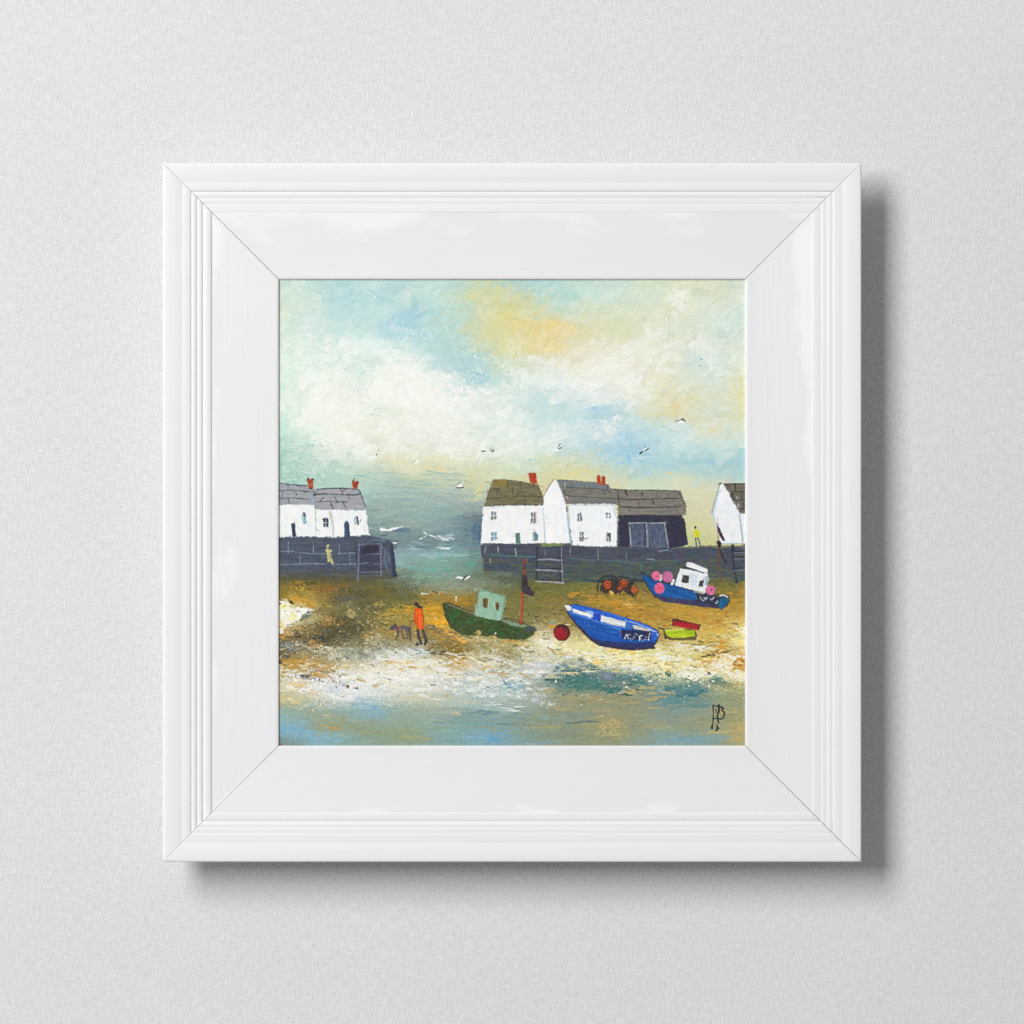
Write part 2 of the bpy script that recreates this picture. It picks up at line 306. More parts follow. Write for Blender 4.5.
# ---- 2. the broad brushwork of sky, sea, beach and water --------------------
for n in range(2600):                       # sky, worked in every direction, slanting to the right
    x, y = rnd.uniform(276, 748), rnd.uniform(279, 500)
    if y > 482 and x > 480 and x < 688:
        continue
    if x > 560:
        ang = R(rnd.gauss(-38, 22)) if y < 400 else R(rnd.gauss(-8, 14))
    elif y > 450:
        ang = R(rnd.gauss(4, 14))
    else:
        ang = R(rnd.choice((rnd.gauss(-40, 25), rnd.gauss(15, 20), rnd.uniform(-90, 90))))
    bristle(x, y, rnd.uniform(8, 26), rnd.uniform(2.5, 8), ang, fld(x + rnd.gauss(0, 5), y + rnd.gauss(0, 4), 3.6),
            a=rnd.uniform(.3, .8), dryness=rnd.uniform(.2, .8), z=.45, var=4)
for n in range(700):                        # sea between the quays
    x, y = rnd.uniform(372, 492), rnd.uniform(492, 592)
    bristle(x, y, rnd.uniform(8, 26), rnd.uniform(1.2, 3.6), R(rnd.gauss(2, 7)), fld(x, y + rnd.gauss(0, 2), 7),
            a=rnd.uniform(.35, .8), dryness=rnd.uniform(.2, .6), z=.45)
for n in range(2300):                       # beach
    x, y = rnd.uniform(276, 748), rnd.uniform(572, 690)
    bristle(x, y, rnd.uniform(4, 15), rnd.uniform(1.2, 4.0), R(rnd.gauss(6, 24)), fld(x + rnd.gauss(0, 4), y + rnd.gauss(0, 2.5), 10),
            a=rnd.uniform(.4, .9), dryness=rnd.uniform(.2, .7), z=.6, var=6)
for n in range(1500):                       # water along the foot
    x, y = rnd.uniform(276, 748), rnd.uniform(688, 750)
    bristle(x, y, rnd.uniform(10, 42), rnd.uniform(1.2, 4.2), R(rnd.gauss(1 if x > 380 else 7, 5)), fld(x + rnd.gauss(0, 5), y + rnd.gauss(0, 1.6), 4),
            a=rnd.uniform(.35, .8), dryness=rnd.uniform(.15, .6), z=.4, var=4)

# neighbouring colours break into one another in grains
amp = 1.3 + 2.2 * sm(470, 500, YY) * (1 - sm(500, 570, YY)) * 0 + 1.9 * sm(566, 590, YY) * (1 - .5 * sm(700, 720, YY))
g1, g2, g3 = noise(.4, .35), noise(.4, .35), noise(6, 3)
dj = (g1 - .5) * 2.6 * amp * S * (.4 + g3)
di = (g2 - .5) * 2.0 * amp * S * (.4 + g3)
II, JJ = np.mgrid[0:H, 0:W]
II = np.clip(II + di, 0, H - 1).astype(int); JJ = np.clip(JJ + dj, 0, W - 1).astype(int)
C[:] = .25 * C + .75 * C[II, JJ]

# ---- 3. sky accents ---------------------------------------------------------
WHT = (247, 248, 240)
for (x, y, rx, ry, an, c, d, k) in [
    (414, 336, 20, 9, 12, WHT, .26, 'f'), (428, 338, 14, 8, 10, (176, 214, 226), .4, 'f'), (480, 377, 15, 10, 25, (160, 208, 220), .55, 'f'),
    (476, 372, 20, 9, 10, WHT, .24, 'f'), (466, 350, 26, 9, 25, WHT, .2, 'f'), (498, 360, 18, 12, 0, (238, 240, 214), .3, 'f'),
    (515, 350, 18, 14, 0, (238, 238, 214), .35, 'f'), (505, 376, 16, 8, 0, (180, 216, 218), .35, 'f'), (520, 372, 26, 11, -10, (240, 242, 232), .4, 'f'),
    (598, 410, 17, 9, 0, (160, 204, 228), .55, 'f'), (612, 421, 22, 5, -22, (236, 242, 240), .65, 'm'), (622, 434, 18, 6, -20, (150, 202, 228), .25, 'f'),
    (600, 423, 30, 14, -20, (220, 234, 238), .2, 'f'), (437, 392, 34, 12, 15, WHT, .4, 'm'), (365, 372, 13, 7, -15, (208, 230, 222), .4, 'f'),
    (398, 322, 8, 5, 0, (206, 228, 222), .4, 'f'), (455, 384, 30, 12, 20, WHT, .5, 'm'), (383, 395, 46, 15, 0, WHT, .35, 'm'),
    (320, 398, 30, 14, 0, (246, 247, 236), .35, 'm'), (600, 366, 26, 10, -35, (244, 244, 232), .5, 'd'), (640, 352, 26, 8, -38, (242, 242, 228), .4, 'd'),
    (630, 385, 30, 10, -30, (244, 242, 226), .4, 'd'), (700, 330, 24, 6, -40, (236, 240, 226), .4, 'd'), (690, 318, 10, 3, -45, (238, 240, 222), .6, 'd'),
    (556, 328, 14, 6, -35, (240, 212, 142), .6, 'd'), (540, 343, 22, 6, -20, (236, 216, 156), .5, 'd'), (505, 318, 10, 14, 0, (226, 216, 146), .4, 'b'),
    (476, 293, 12, 7, -30, (216, 216, 164), .5, 'b'), (500, 292, 9, 8, -60, (216, 216, 160), .5, 'b'), (462, 318, 4, 11, -35, (208, 230, 214), .5, 'm'),
    (445, 324, 5, 12, -25, (212, 232, 216), .45, 'm'), (455, 304, 3, 9, -60, (208, 230, 212), .6, 'm'), (372, 295, 3, 10, -50, (214, 234, 224), .6, 'm'),
    (383, 286, 3, 7, 40, (214, 236, 230), .6, 'm'), (702, 359, 3, 2.5, 0, (146, 204, 214), .8, 'm'), (700, 366, 3, 1.5, 0, (160, 208, 212), .6, 'm'),
    (672, 405, 14, 5, -15, (234, 216, 160), .5, 'h'), (712, 429, 8, 3, 0, (232, 218, 170), .6, 'h'), (640, 462, 30, 3, -5, (170, 212, 228), .5, 'h'),
    (715, 463, 36, 3.5, -2, (164, 206, 220), .6, 'h'), (628, 458, 7, 9, 0, (150, 202, 232), .5, 'm'), (575, 473, 26, 6, -3, (232, 218, 146), .5, 'h'),
    (545, 478, 18, 8, 0, (228, 214, 150), .4, 'h'), (552, 490, 8, 8, 0, (226, 208, 146), .5, 'h'), (530, 460, 3, 2, 0, (160, 205, 220), .6, 'm'),
    (605, 462, 3, 2, 0, (150, 200, 214), .7, 'm'), (642, 458, 20, 3, 0, (206, 230, 238), .4, 'h'), (668, 474, 8, 2, -8, (226, 218, 166), .6, 'h'),
    (397, 463, 14, 6, 5, (228, 218, 170), .55, 'h'), (432, 468, 26, 5, 3, (224, 216, 166), .5, 'h'), (470, 480, 14, 8, -30, (222, 216, 160), .5, 'h'),
    (478, 492, 6, 12, 15, (214, 212, 158), .5, 'd'), (455, 455, 26, 7, 0, (238, 240, 226), .4, 'h')]:
    dry(x, y, rx, ry, an, c, d, k, var=4, a=.72, sharp=.3)
for n in range(120):                        # knife marks of thick paint above the left cottages
    x, y = rnd.uniform(279, 325), rnd.uniform(440, 482)
    t = rnd.random()
    bristle(x, y, rnd.uniform(3, 8), rnd.uniform(.7, 1.6), R(rnd.gauss(30, 25)), (212, 234, 220) if t < .45 else (152, 200, 186) if t < .9 else (214, 206, 180), a=.5, z=.9)
for n in range(60):
    x, y = rnd.uniform(360, 470), rnd.uniform(472, 498)
    bristle(x, y, rnd.uniform(14, 40), rnd.uniform(1, 2.5), R(rnd.gauss(4, 5)), rnd.choice(((148, 186, 178), (176, 206, 192), (164, 196, 184), (190, 206, 180))), a=.4, z=.4)
line([(278, 482), (281, 480)], 1, (170, 205, 190))
# gull-like grey smudges left in the sky
line([(374, 410), (378, 408), (381, 409)], .8, (170, 186, 160), a=.6)
line([(381, 398), (382, 399)], .8, (180, 190, 175), a=.6)
for p in ((450, 470, 456, 469), (455, 472, 463, 474), (486, 391, 490, 390), (448, 468, 450, 471)):
    line([(p[0], p[1]), (p[2], p[3])], 1.0, (190, 198, 190), a=.55, dry=.35)

CLOUD = (248, 248, 242)
for n in range(1700):                       # scrubbed broken cloud, dragged up to the right
    x, y = rnd.uniform(277, 747), rnd.uniform(281, 470)
    c = fld(x, y)
    lum = float(c.mean())
    t = rnd.random()
    if lum > 222 and t < .75:
        col_ = np.array(CLOUD)
    elif t < .5:
        col_ = c + (np.array(CLOUD) - c) * rnd.uniform(.3, .7)
    else:
        col_ = c + rnd.gauss(0, 7) - np.array((9, 4, 2))
    bristle(x, y, rnd.uniform(10, 30), rnd.uniform(3, 11), R(rnd.gauss(-32, 30) if rnd.random() < .7 else rnd.gauss(8, 15)), col_, a=rnd.uniform(.08, .34) + (.14 if lum > 218 else 0), dryness=rnd.uniform(.5, 1.1), z=.45, var=6)
crisp(2.2, .4)

# ---- 4. sea accents ---------------------------------------------------------
def q8(u, v):                                # reading of the channel between the quays
    return (380 + u / 8.533, 500 + v / 8.533)


for (u, v, ru, rv, an, c, d, k) in [(230, 260, 200, 24, 4, (92, 118, 134), .75, 'h'), (330, 402, 110, 14, 2, (78, 104, 122), .8, 'h'), (640, 375, 210, 42, 0, (104, 136, 150), .5, 'h'),
                                    (820, 260, 50, 130, 4, (78, 108, 134), .75, 'm'), (850, 330, 26, 90, 0, (70, 100, 128), .7, 'm'), (720, 190, 110, 60, 15, (112, 144, 154), .5, 'h'),
                                    (60, 310, 80, 26, 10, (86, 110, 124), .7, 'h'), (500, 470, 330, 40, 2, (140, 182, 190), .5, 'h'), (430, 590, 270, 30, 3, (112, 172, 156), .55, 'h'),
                                    (790, 545, 90, 24, 2, (72, 168, 152), .6, 'h'), (620, 600, 160, 30, -5, (118, 152, 136), .5, 'h'), (360, 660, 220, 36, 4, (142, 170, 150), .5, 'h'),
                                    (560, 730, 260, 45, 4, (146, 154, 130), .5, 'h'), (260, 740, 110, 44, 20, (100, 104, 96), .5, 'm'), (520, 110, 330, 60, -3, (146, 176, 166), .35, 'h'),
                                    (800, 700, 200, 40, 2, (128, 138, 116), .45, 'h'), (60, 450, 30, 130, 10, (150, 186, 192), .35, 'm'), (160, 520, 60, 60, 0, (140, 184, 184), .4, 'h')]:
    x, y = q8(u, v)
    dry(x, y, ru / 8.533, rv / 8.533, an, c, d, k, sharp=.4, a=.8)
fill([q8(*p) for p in ((0, 238), (60, 250), (130, 232), (200, 226), (120, 256), (60, 268), (0, 258))], (232, 238, 237), wob=.5, soft=.9)
for u, v, ru, rv, an, c, d, k in ((420, 296, 62, 12, 20, (236, 240, 240), .9, 'h'), (388, 282, 26, 10, 30, (238, 242, 242), .9, 'h'), (366, 322, 40, 8, -26, (232, 238, 240), .9, 'h'), (580, 322, 110, 24, -4, (220, 230, 234), .85, 'h'),
                                  (520, 316, 60, 12, 12, (236, 240, 240), .8, 'h'), (560, 340, 70, 9, -4, (238, 242, 242), .85, 'h'), (610, 300, 76, 14, -10, (178, 198, 206), .7, 'h'), (470, 318, 30, 6, 34, (240, 242, 242), .8, 'h'), (640, 280, 50, 8, -12, (190, 208, 214), .6, 'h')):
    dry(*q8(u, v), ru / 8.533, rv / 8.533, an, c, d * .95, k, sharp=.6, a=.66, soft=.8)
line([q8(372, 276), q8(404, 300), q8(440, 304)], (1.6, .8), (242, 244, 244), a=.5, dry=.3, soft=.8)
line([q8(340, 330), q8(396, 304)], (.8, 1.3), (240, 242, 242), a=.5, dry=.3, soft=.8)
line([q8(440, 304), q8(500, 330), q8(560, 344), q8(630, 332)], (1.2, 1.6), (240, 243, 243), a=.5, dry=.35, soft=.8)
line([q8(520, 312), q8(560, 316), q8(620, 310)], .7, (110, 130, 140), a=.7, dry=.3)
fill([q8(*p) for p in ((480, 402), (560, 405), (620, 402), (590, 424), (530, 418))], (214, 226, 230), wob=.5, soft=.8)
fill([q8(*p) for p in ((108, 358), (160, 362), (120, 380))], (232, 238, 238), wob=.4)
for u0, v0, u1, v1, c in ((250, 180, 300, 192, (206, 218, 210)), (430, 500, 580, 522, (190, 214, 214)), (320, 470, 480, 480, (176, 206, 208)), (150, 410, 300, 418, (160, 190, 196)), (560, 470, 760, 478, (168, 200, 206))):
    line([q8(u0, v0), q8(u1, v1)], 1.2, c, a=.6, dry=.35, k='h')
for u, v in ((740, 300), (735, 306)):
    blob(*q8(u, v), 1.2, .8, 0, (60, 84, 104))
dry(380 + 60 / 8.533, 500 + 570 / 8.533, 12, 5, 0, (160, 196, 190), .4, 'h')

# ---- 5. beach accents -------------------------------------------------------
OCH, GOL, OLV, DRK, CRM = (176, 132, 44), (222, 162, 38), (104, 98, 52), (64, 62, 50), (246, 236, 200)
for (x, y, rx, ry, an, c, d, k) in [
    # under the left quay
    (300, 586, 26, 6, 0, (150, 118, 38), .6, 'h'), (300, 588, 12, 4, -6, (176, 152, 66), .7, 'm'), (335, 590, 22, 8, 0, (136, 100, 40), .55, 'h'),
    (300, 600, 18, 6, 8, (204, 154, 46), .7, 'm'), (312, 604, 10, 5, 20, (190, 146, 48), .65, 'm'), (355, 590, 24, 8, 5, (84, 84, 52), .6, 'm'),
    (345, 598, 12, 5, 10, (84, 92, 86), .6, 'm'), (378, 590, 22, 8, 0, (112, 100, 38), .6, 'm'), (392, 592, 14, 7, 20, (92, 88, 56), .6, 'm'),
    (372, 604, 24, 8, 0, (92, 90, 52), .6, 'm'), (351, 614, 7, 6, 30, (172, 160, 104), .75, 'm'), (379, 604, 9, 5, 0, (164, 148, 78), .6, 'm'),
    (392, 612, 20, 5, -4, (178, 150, 62), .6, 'h'), (404, 610, 18, 6, 0, (190, 150, 46), .55, 'h'), (330, 606, 14, 4, 4, (176, 154, 72), .55, 'm'),
    # dark weedy rocks
    (332, 634, 34, 11, -6, (72, 68, 44), .7, 'f'), (322, 628, 26, 10, -20, (96, 84, 44), .6, 'f'), (345, 622, 22, 10, 0, (84, 76, 42), .6, 'f'), (357, 628, 20, 10, -14, (78, 74, 48), .55, 'f'),
    (326, 618, 14, 6, 10, (186, 150, 90), .55, 'f'), (332, 622, 18, 7, 0, (182, 138, 66), .35, 'f'), (342, 634, 12, 5, 0, (160, 156, 118), .3, 'f'), (318, 634, 30, 9, 0, (190, 160, 90), .22, 'f'),
    (299, 636, 12, 4, 20, (62, 54, 44), .7, 'm'), (320, 638, 5, 3, 0, (52, 60, 76), .8, 'm'), (293, 644, 14, 5, -6, (218, 206, 176), .5, 'm'), (288, 646, 12, 6, 25, (110, 130, 136), .6, 'f'),
    (286, 656, 10, 5, 0, (90, 84, 62), .7, 'f'), (280, 662, 4, 5, 0, (50, 50, 54), .8, 'm'),
    # foam below them
    (330, 650, 36, 7, 6, (222, 214, 184), .55, 'f'), (352, 654, 34, 9, 4, (150, 160, 150), .5, 'f'), (318, 645, 22, 5, 8, (186, 146, 74), .5, 'f'), (372, 640, 22, 9, -25, (196, 184, 146), .5, 'f'),
    (382, 646, 18, 8, -10, (120, 112, 90), .4, 'f'), (340, 658, 30, 6, 4, (206, 204, 188), .5, 'f'), (366, 636, 12, 5, -30, (214, 172, 96), .45, 'f'),
    (300, 664, 24, 7, 6, (196, 148, 56), .7, 'h'), (312, 668, 20, 5, 10, (150, 112, 48), .6, 'h'), (330, 668, 20, 6, 4, (196, 156, 90), .5, 'f'), (345, 668, 22, 6, 0, (226, 208, 170), .5, 'f'),
    # person's sand
    (440, 622, 18, 5, 4, (246, 176, 34), .9, 'h'), (432, 611, 18, 6, 2, (214, 160, 34), .7, 'h'), (410, 611, 10, 7, 0, (206, 158, 40), .6, 'm'), (450, 634, 14, 3, 28, (236, 176, 72), .8, 'h'),
    (385, 618, 26, 5, 0, (176, 150, 78), .55, 'f'), (375, 624, 30, 6, 0, (196, 176, 118), .35, 'f'), (396, 634, 34, 7, 3, (168, 138, 72), .55, 'f'), (431, 628, 9, 3.5, 4, (116, 104, 92), .8, 'm'),
    (446, 628, 12, 2.5, 15, (202, 186, 134), .6, 'f'), (448, 634, 26, 5, 15, (134, 112, 76), .5, 'h'), (450, 648, 26, 6, 8, (140, 108, 38), .7, 'h'), (436, 652, 18, 4, 4, (96, 86, 56), .7, 'h'),
    (467, 648, 18, 5, 15, (170, 124, 42), .6, 'h'), (463, 640, 12, 4, 10, (232, 176, 80), .55, 'h'), (459, 660, 16, 5, 8, (208, 156, 60), .75, 'm'), (445, 597, 36, 4, 4, (168, 124, 40), .6, 'h'),
    (440, 593, 26, 3, 3, (206, 196, 166), .3, 'f'), (423, 594, 4, 2, 10, (196, 200, 180), .7, 'm'), (470, 600, 30, 8, 6, (160, 122, 38), .5, 'h'), (458, 602, 20, 6, 5, (172, 130, 38), .5, 'h'),
    # beach in the middle
    (520, 596, 30, 9, 0, (116, 110, 56), .5, 'h'), (548, 600, 34, 14, 0, (128, 118, 58), .5, 'h'), (590, 596, 30, 6, 10, (182, 138, 44), .7, 'h'), (566, 606, 40, 9, 4, (140, 122, 60), .5, 'h'),
    (612, 604, 30, 6, 8, (196, 146, 46), .65, 'h'), (640, 612, 46, 8, 8, (184, 136, 46), .7, 'h'), (660, 616, 30, 6, 10, (172, 130, 52), .6, 'h'), (690, 612, 40, 6, 6, (206, 156, 56), .6, 'h'),
    (630, 606, 20, 3, 14, (222, 178, 88), .5, 'h'), (712, 616, 34, 12, 0, (196, 148, 56), .6, 'h'), (735, 600, 16, 14, 0, (188, 142, 48), .6, 'h'), (740, 590, 10, 12, 0, (150, 122, 52), .5, 'm'),
    (555, 625, 12, 7, 0, (196, 156, 70), .6, 'm'), (550, 627, 3, 8, 0, (206, 160, 60), .6, 'v'), (554, 622, 10, 4, 0, (148, 152, 120), .6, 'm'), (546, 634, 12, 4, 0, (150, 142, 96), .5, 'f'),
    # pale sand by the green boat and the foam
    (545, 642, 14, 8, 10, (242, 236, 220), .85, 'f'), (536, 636, 14, 5, 0, (226, 210, 168), .6, 'f'), (552, 650, 5, 4, 0, (216, 160, 60), .8, 'm'), (531, 652, 8, 4, 10, (120, 112, 96), .5, 'm'), (528, 654, 1.2, 3, 10, (226, 226, 226), .9, 'm'),
    (478, 640, 26, 4, 8, (226, 206, 156), .55, 'f'), (498, 646, 26, 8, 4, (176, 158, 100), .55, 'f'), (508, 656, 16, 9, 0, (150, 138, 92), .5, 'f'), (486, 654, 24, 8, -6, (212, 202, 172), .5, 'f'),
    (522, 644, 12, 6, 0, (220, 186, 106), .55, 'f'), (485, 664, 26, 5, 0, (232, 220, 188), .6, 'f'), (468, 648, 9, 4, 0, (110, 104, 88), .5, 'f'),
    # foam under the person
    (418, 651, 17, 5, 10, (212, 224, 222), .9, 'm'), (400, 655, 20, 6, 6, (226, 230, 220), .8, 'm'), (412, 661, 40, 5, 4, (234, 230, 214), .7, 'h'), (440, 662, 20, 3, 4, (228, 226, 214), .7, 'h'),
    (420, 667, 34, 2.2, 2, (196, 160, 84), .7, 'h'), (394, 664, 12, 3, 6, (228, 184, 88), .6, 'h'), (440, 672, 10, 2, 0, (170, 140, 70), .5, 'f'), (404, 678, 56, 8, 0, (240, 238, 230), .6, 'f'),
    (380, 672, 50, 7, 2, (236, 228, 204), .45, 'f'), (360, 680, 46, 10, 0, (240, 238, 230), .55, 'f'), (420, 688, 50, 7, 0, (222, 222, 208), .5, 'f'), (450, 682, 30, 7, 0, (206, 210, 206), .45, 'f'),
    (490, 692, 44, 9, 4, (208, 218, 214), .5, 'f'), (470, 684, 36, 5, 4, (164, 184, 178), .4, 'f'), (508, 684, 14, 4, 6, (146, 188, 208), .85, 'h'), (506, 676, 24, 6, 0, (204, 208, 194), .5, 'f'),
    (516, 696, 28, 6, 10, (190, 206, 200), .5, 'f'), (505, 706, 34, 5, 8, (214, 224, 218), .45, 'h'), (495, 714, 40, 4, 4, (116, 146, 152), .6, 'h'), (420, 698, 44, 5, 2, (214, 206, 172), .4, 'f'),
    (470, 702, 24, 5, 6, (196, 196, 166), .4, 'f'), (452, 713, 18, 3, 8, (206, 196, 150), .4, 'f'),
    # speckled foam at the lower left
    (330, 684, 52, 13, 4, (240, 240, 236), .55, 'f'), (292, 674, 18, 5, 20, (240, 238, 230), .8, 'm'), (318, 678, 34, 5, 8, (84, 84, 86), .42, 'f'), (335, 680, 30, 6, 0, (226, 230, 232), .5, 'f'), (304, 676, 10, 3, 6, (50, 56, 66), .6, 'f'),
    (322, 680, 12, 3, 10, (70, 74, 88), .55, 'f'), (296, 684, 18, 5, 0, (240, 196, 110), .5, 'f'), (310, 690, 24, 5, 0, (238, 236, 226), .6, 'f'), (330, 690, 16, 6, 0, (206, 220, 228), .6, 'f'),
    (352, 690, 16, 5, 0, (232, 236, 238), .6, 'f'), (343, 684, 8, 4, 0, (140, 160, 180), .5, 'f'), (348, 688, 4, 3.5, 0, (186, 140, 74), .8, 'm'), (348, 686, 4, 1.5, 0, (60, 56, 56), .7, 'f'), (356, 688, 5, 3, 0, (96, 90, 84), .5, 'f'),
    (316, 692, 10, 4, 10, (206, 178, 116), .5, 'f'), (292, 700, 22, 7, 0, (206, 192, 138), .5, 'f'), (306, 706, 30, 5, 6, (226, 214, 170), .28, 'f'), (320, 704, 26, 6, 0, (226, 232, 226), .25, 'f'), (336, 696, 30, 4, 8, (236, 238, 234), .7, 'm'),
    (372, 694, 24, 4, 0, (232, 236, 234), .5, 'f'), (366, 706, 16, 6, 0, (128, 172, 192), .55, 'h'), (377, 713, 14, 3, 0, (130, 176, 196), .6, 'h'), (352, 712, 26, 3, 0, (140, 168, 166), .5, 'h'),
    # white below the blue boat
    (590, 655, 44, 7, 6, (246, 236, 190), .7, 'h'), (620, 662, 46, 7, 4, (248, 238, 196), .65, 'h'), (652, 662, 40, 9, 6, (248, 236, 182), .6, 'h'), (590, 662, 22, 5, 4, (246, 220, 130), .6, 'h'),
    (612, 650, 16, 4, 0, (236, 196, 104), .6, 'f'), (632, 652, 14, 3, 6, (240, 190, 90), .6, 'f'), (640, 658, 36, 8, 10, (250, 226, 140), .4, 'h'), (680, 664, 30, 7, 14, (248, 222, 130), .55, 'h'),
    (690, 647, 40, 4, 4, (232, 224, 200), .75, 'h'), (668, 642, 20, 3, 4, (226, 210, 160), .6, 'h'), (700, 645, 22, 1.8, 2, (128, 112, 76), .8, 'h'), (722, 650, 26, 3.5, -6, (190, 150, 76), .55, 'h'),
    (716, 654, 28, 1.6, -10, (110, 96, 62), .8, 'h'), (722, 645, 6, 10, 14, (216, 160, 46), .75, 'd'), (714, 656, 8, 4, 20, (150, 110, 54), .6, 'd'), (705, 662, 30, 5, 8, (246, 228, 160), .5, 'h'),
    (742, 630, 8, 6, 0, (248, 242, 220), .8, 'm'), (738, 642, 10, 5, 0, (250, 232, 150), .7, 'h'), (728, 664, 24, 12, -25, (246, 240, 220), .9, 'b'), (712, 672, 26, 5, 0, (248, 242, 222), .85, 'b'),
    (734, 674, 14, 6, 0, (244, 238, 214), .8, 'b'), (741, 660, 10, 6, 0, (204, 144, 40), .92, 'm'), (736, 664, 7, 5, 20, (192, 130, 40), .8, 'm'), (740, 669, 3, 2, 0, (200, 150, 60), .8, 'm'),
    (708, 662, 14, 5, -20, (236, 176, 70), .6, 'f'), (690, 675, 26, 5, 4, (248, 244, 226), .8, 'b'), (700, 628, 40, 5, 3, (206, 156, 62), .6, 'h'), (720, 632, 26, 5, 0, (224, 182, 84), .6, 'h')]:
    dry(x, y, rx, ry, an, c, d, k, sharp=.24, a=.92)

zd = lambda *q: [(275 + u / 10.24, 570 + v / 10.24) for u, v in q]
fill(zd((0, 312), (110, 300), (150, 335), (190, 382), (300, 388), (392, 408), (330, 436), (272, 470), (252, 520), (190, 548), (120, 575), (92, 600), (62, 660), (0, 650)), (244, 240, 222), wob=1.6, soft=.8, k='b')
for x, y, rx, ry, an, c, d, k in ((282, 606, 7, 5, 30, (250, 236, 160), .8, 'm'), (291, 617, 8, 4, 0, (252, 238, 170), .75, 'm'), (300, 609, 9, 2.5, 6, (240, 240, 232), .8, 'm'), (284, 614, 10, 6, 0, (250, 246, 228), .6, 'f'), (281, 626, 4, 7, 0, (246, 208, 104), .8, 'm'), (283, 636, 6, 4, 30, (222, 160, 66), .7, 'm'),
                                  (307, 615, 8, 3.5, -30, (78, 102, 112), .72, 'f'), (302, 619, 4, 2, -40, (56, 84, 94), .75, 'f'), (310, 613, 4, 1.5, -20, (200, 214, 216), .6, 'f'), (285, 611, 2, .9, 0, (86, 76, 50), .95, 'm'), (301, 607, 2, .9, -20, (120, 90, 40), .9, 'm'), (291, 601.5, 5, 2, 38, (74, 60, 36), .85, 'm'),
                                  (300, 628, 14, 5, -6, (182, 142, 80), .5, 'f'), (289, 633, 8, 3, 10, (214, 176, 116), .6, 'f'), (279, 603, 3, 4, 0, (110, 96, 40), .7, 'm')):
    dry(x, y, rx, ry, an, c, d, k, sharp=.3)

# weed line
TEA = (74, 120, 116)
for (x, y, rx, ry, an, c, d, k) in [
    (574, 676, 28, 9, 10, TEA, .7, 'f'), (584, 684, 36, 9, 4, (70, 122, 114), .85, 'f'), (556, 680, 16, 3, 0, (72, 112, 106), .8, 'f'), (561, 667, 9, 4, -6, (86, 122, 140), .8, 'f'), (580, 661, 8, 6, -10, (126, 140, 120), .75, 'f'),
    (589, 666, 10, 5, 15, (100, 128, 120), .6, 'f'), (600, 676, 22, 7, 10, (88, 124, 124), .75, 'f'), (612, 676, 20, 6, 6, (124, 138, 150), .7, 'f'), (630, 678, 26, 6, 4, (90, 128, 126), .8, 'f'), (640, 682, 18, 5, 6, (78, 126, 116), .75, 'f'),
    (612, 690, 16, 5, -4, (66, 118, 110), .8, 'f'), (550, 676, 16, 4, 6, (206, 200, 170), .6, 'f'), (566, 673, 16, 2.5, 0, (210, 200, 160), .6, 'f'), (575, 674, 10, 3, -10, (220, 206, 160), .4, 'f'),
    (628, 694, 8, 3, 0, (74, 108, 96), .8, 'm'), (668, 674, 4, 5, -50, (80, 120, 110), .8, 'f'), (655, 675, 8, 2.5, -10, (86, 126, 116), .7, 'f'), (684, 688, 34, 7, -4, (96, 138, 136), .75, 'f'), (690, 694, 20, 5, -12, (66, 122, 130), .85, 'h'),
    (676, 700, 24, 5, -10, (96, 142, 144), .7, 'h'), (670, 690, 12, 5, 10, (84, 130, 128), .75, 'f'), (716, 680, 14, 6, 20, (96, 134, 120), .8, 'f'), (724, 684, 16, 5, 10, (130, 146, 116), .6, 'f'), (690, 680, 10, 3, 10, (90, 136, 124), .6, 'f'),
    (709, 673, 4, 2, 40, (130, 110, 70), .8, 'm'), (738, 684, 16, 4, -10, (190, 166, 100), .6, 'f'), (740, 679, 10, 3, 0, (240, 232, 206), .5, 'f'), (697, 706, 20, 4, 0, (104, 142, 138), .6, 'h'),
    (650, 697, 30, 6, -6, (176, 164, 116), .5, 'h'), (640, 690, 20, 4, -10, (182, 168, 118), .6, 'h'), (585, 698, 40, 6, 4, (168, 156, 112), .5, 'f'), (540, 700, 20, 9, 0, (208, 212, 214), .35, 'f'), (546, 690, 12, 6, 0, (190, 176, 130), .5, 'f'),
    (534, 690, 18, 8, 0, (170, 176, 160), .4, 'f'), (514, 688, 18, 6, 6, (150, 186, 200), .5, 'f'), (538, 666, 26, 8, -10, (206, 210, 208), .6, 'f'), (556, 660, 16, 5, 0, (226, 216, 186), .5, 'f'), (547, 704, 10, 6, 0, (226, 228, 228), .3, 'f')]:
    dry(x, y, rx, ry, an, c, d * 1.12, k, sharp=.2)
for x, y, rx, ry in ((650, 681, 2.4, .9), (627, 687, 2.6, 1.2), (659, 680, 1, .7), (694, 680, 3, 1.8), (688, 681, 1.3, 1), (700, 682, 1.2, .9), (713, 681, 1.6, .9), (709, 686, .9, 1.4), (689, 686, 1.6, .6), (624, 683, .9, 1.6), (598, 678, .8, .8), (556, 681, 1.2, 2)):
    blob(x, y, rx, ry, 0, (246, 240, 222), a=.95, soft=.4)
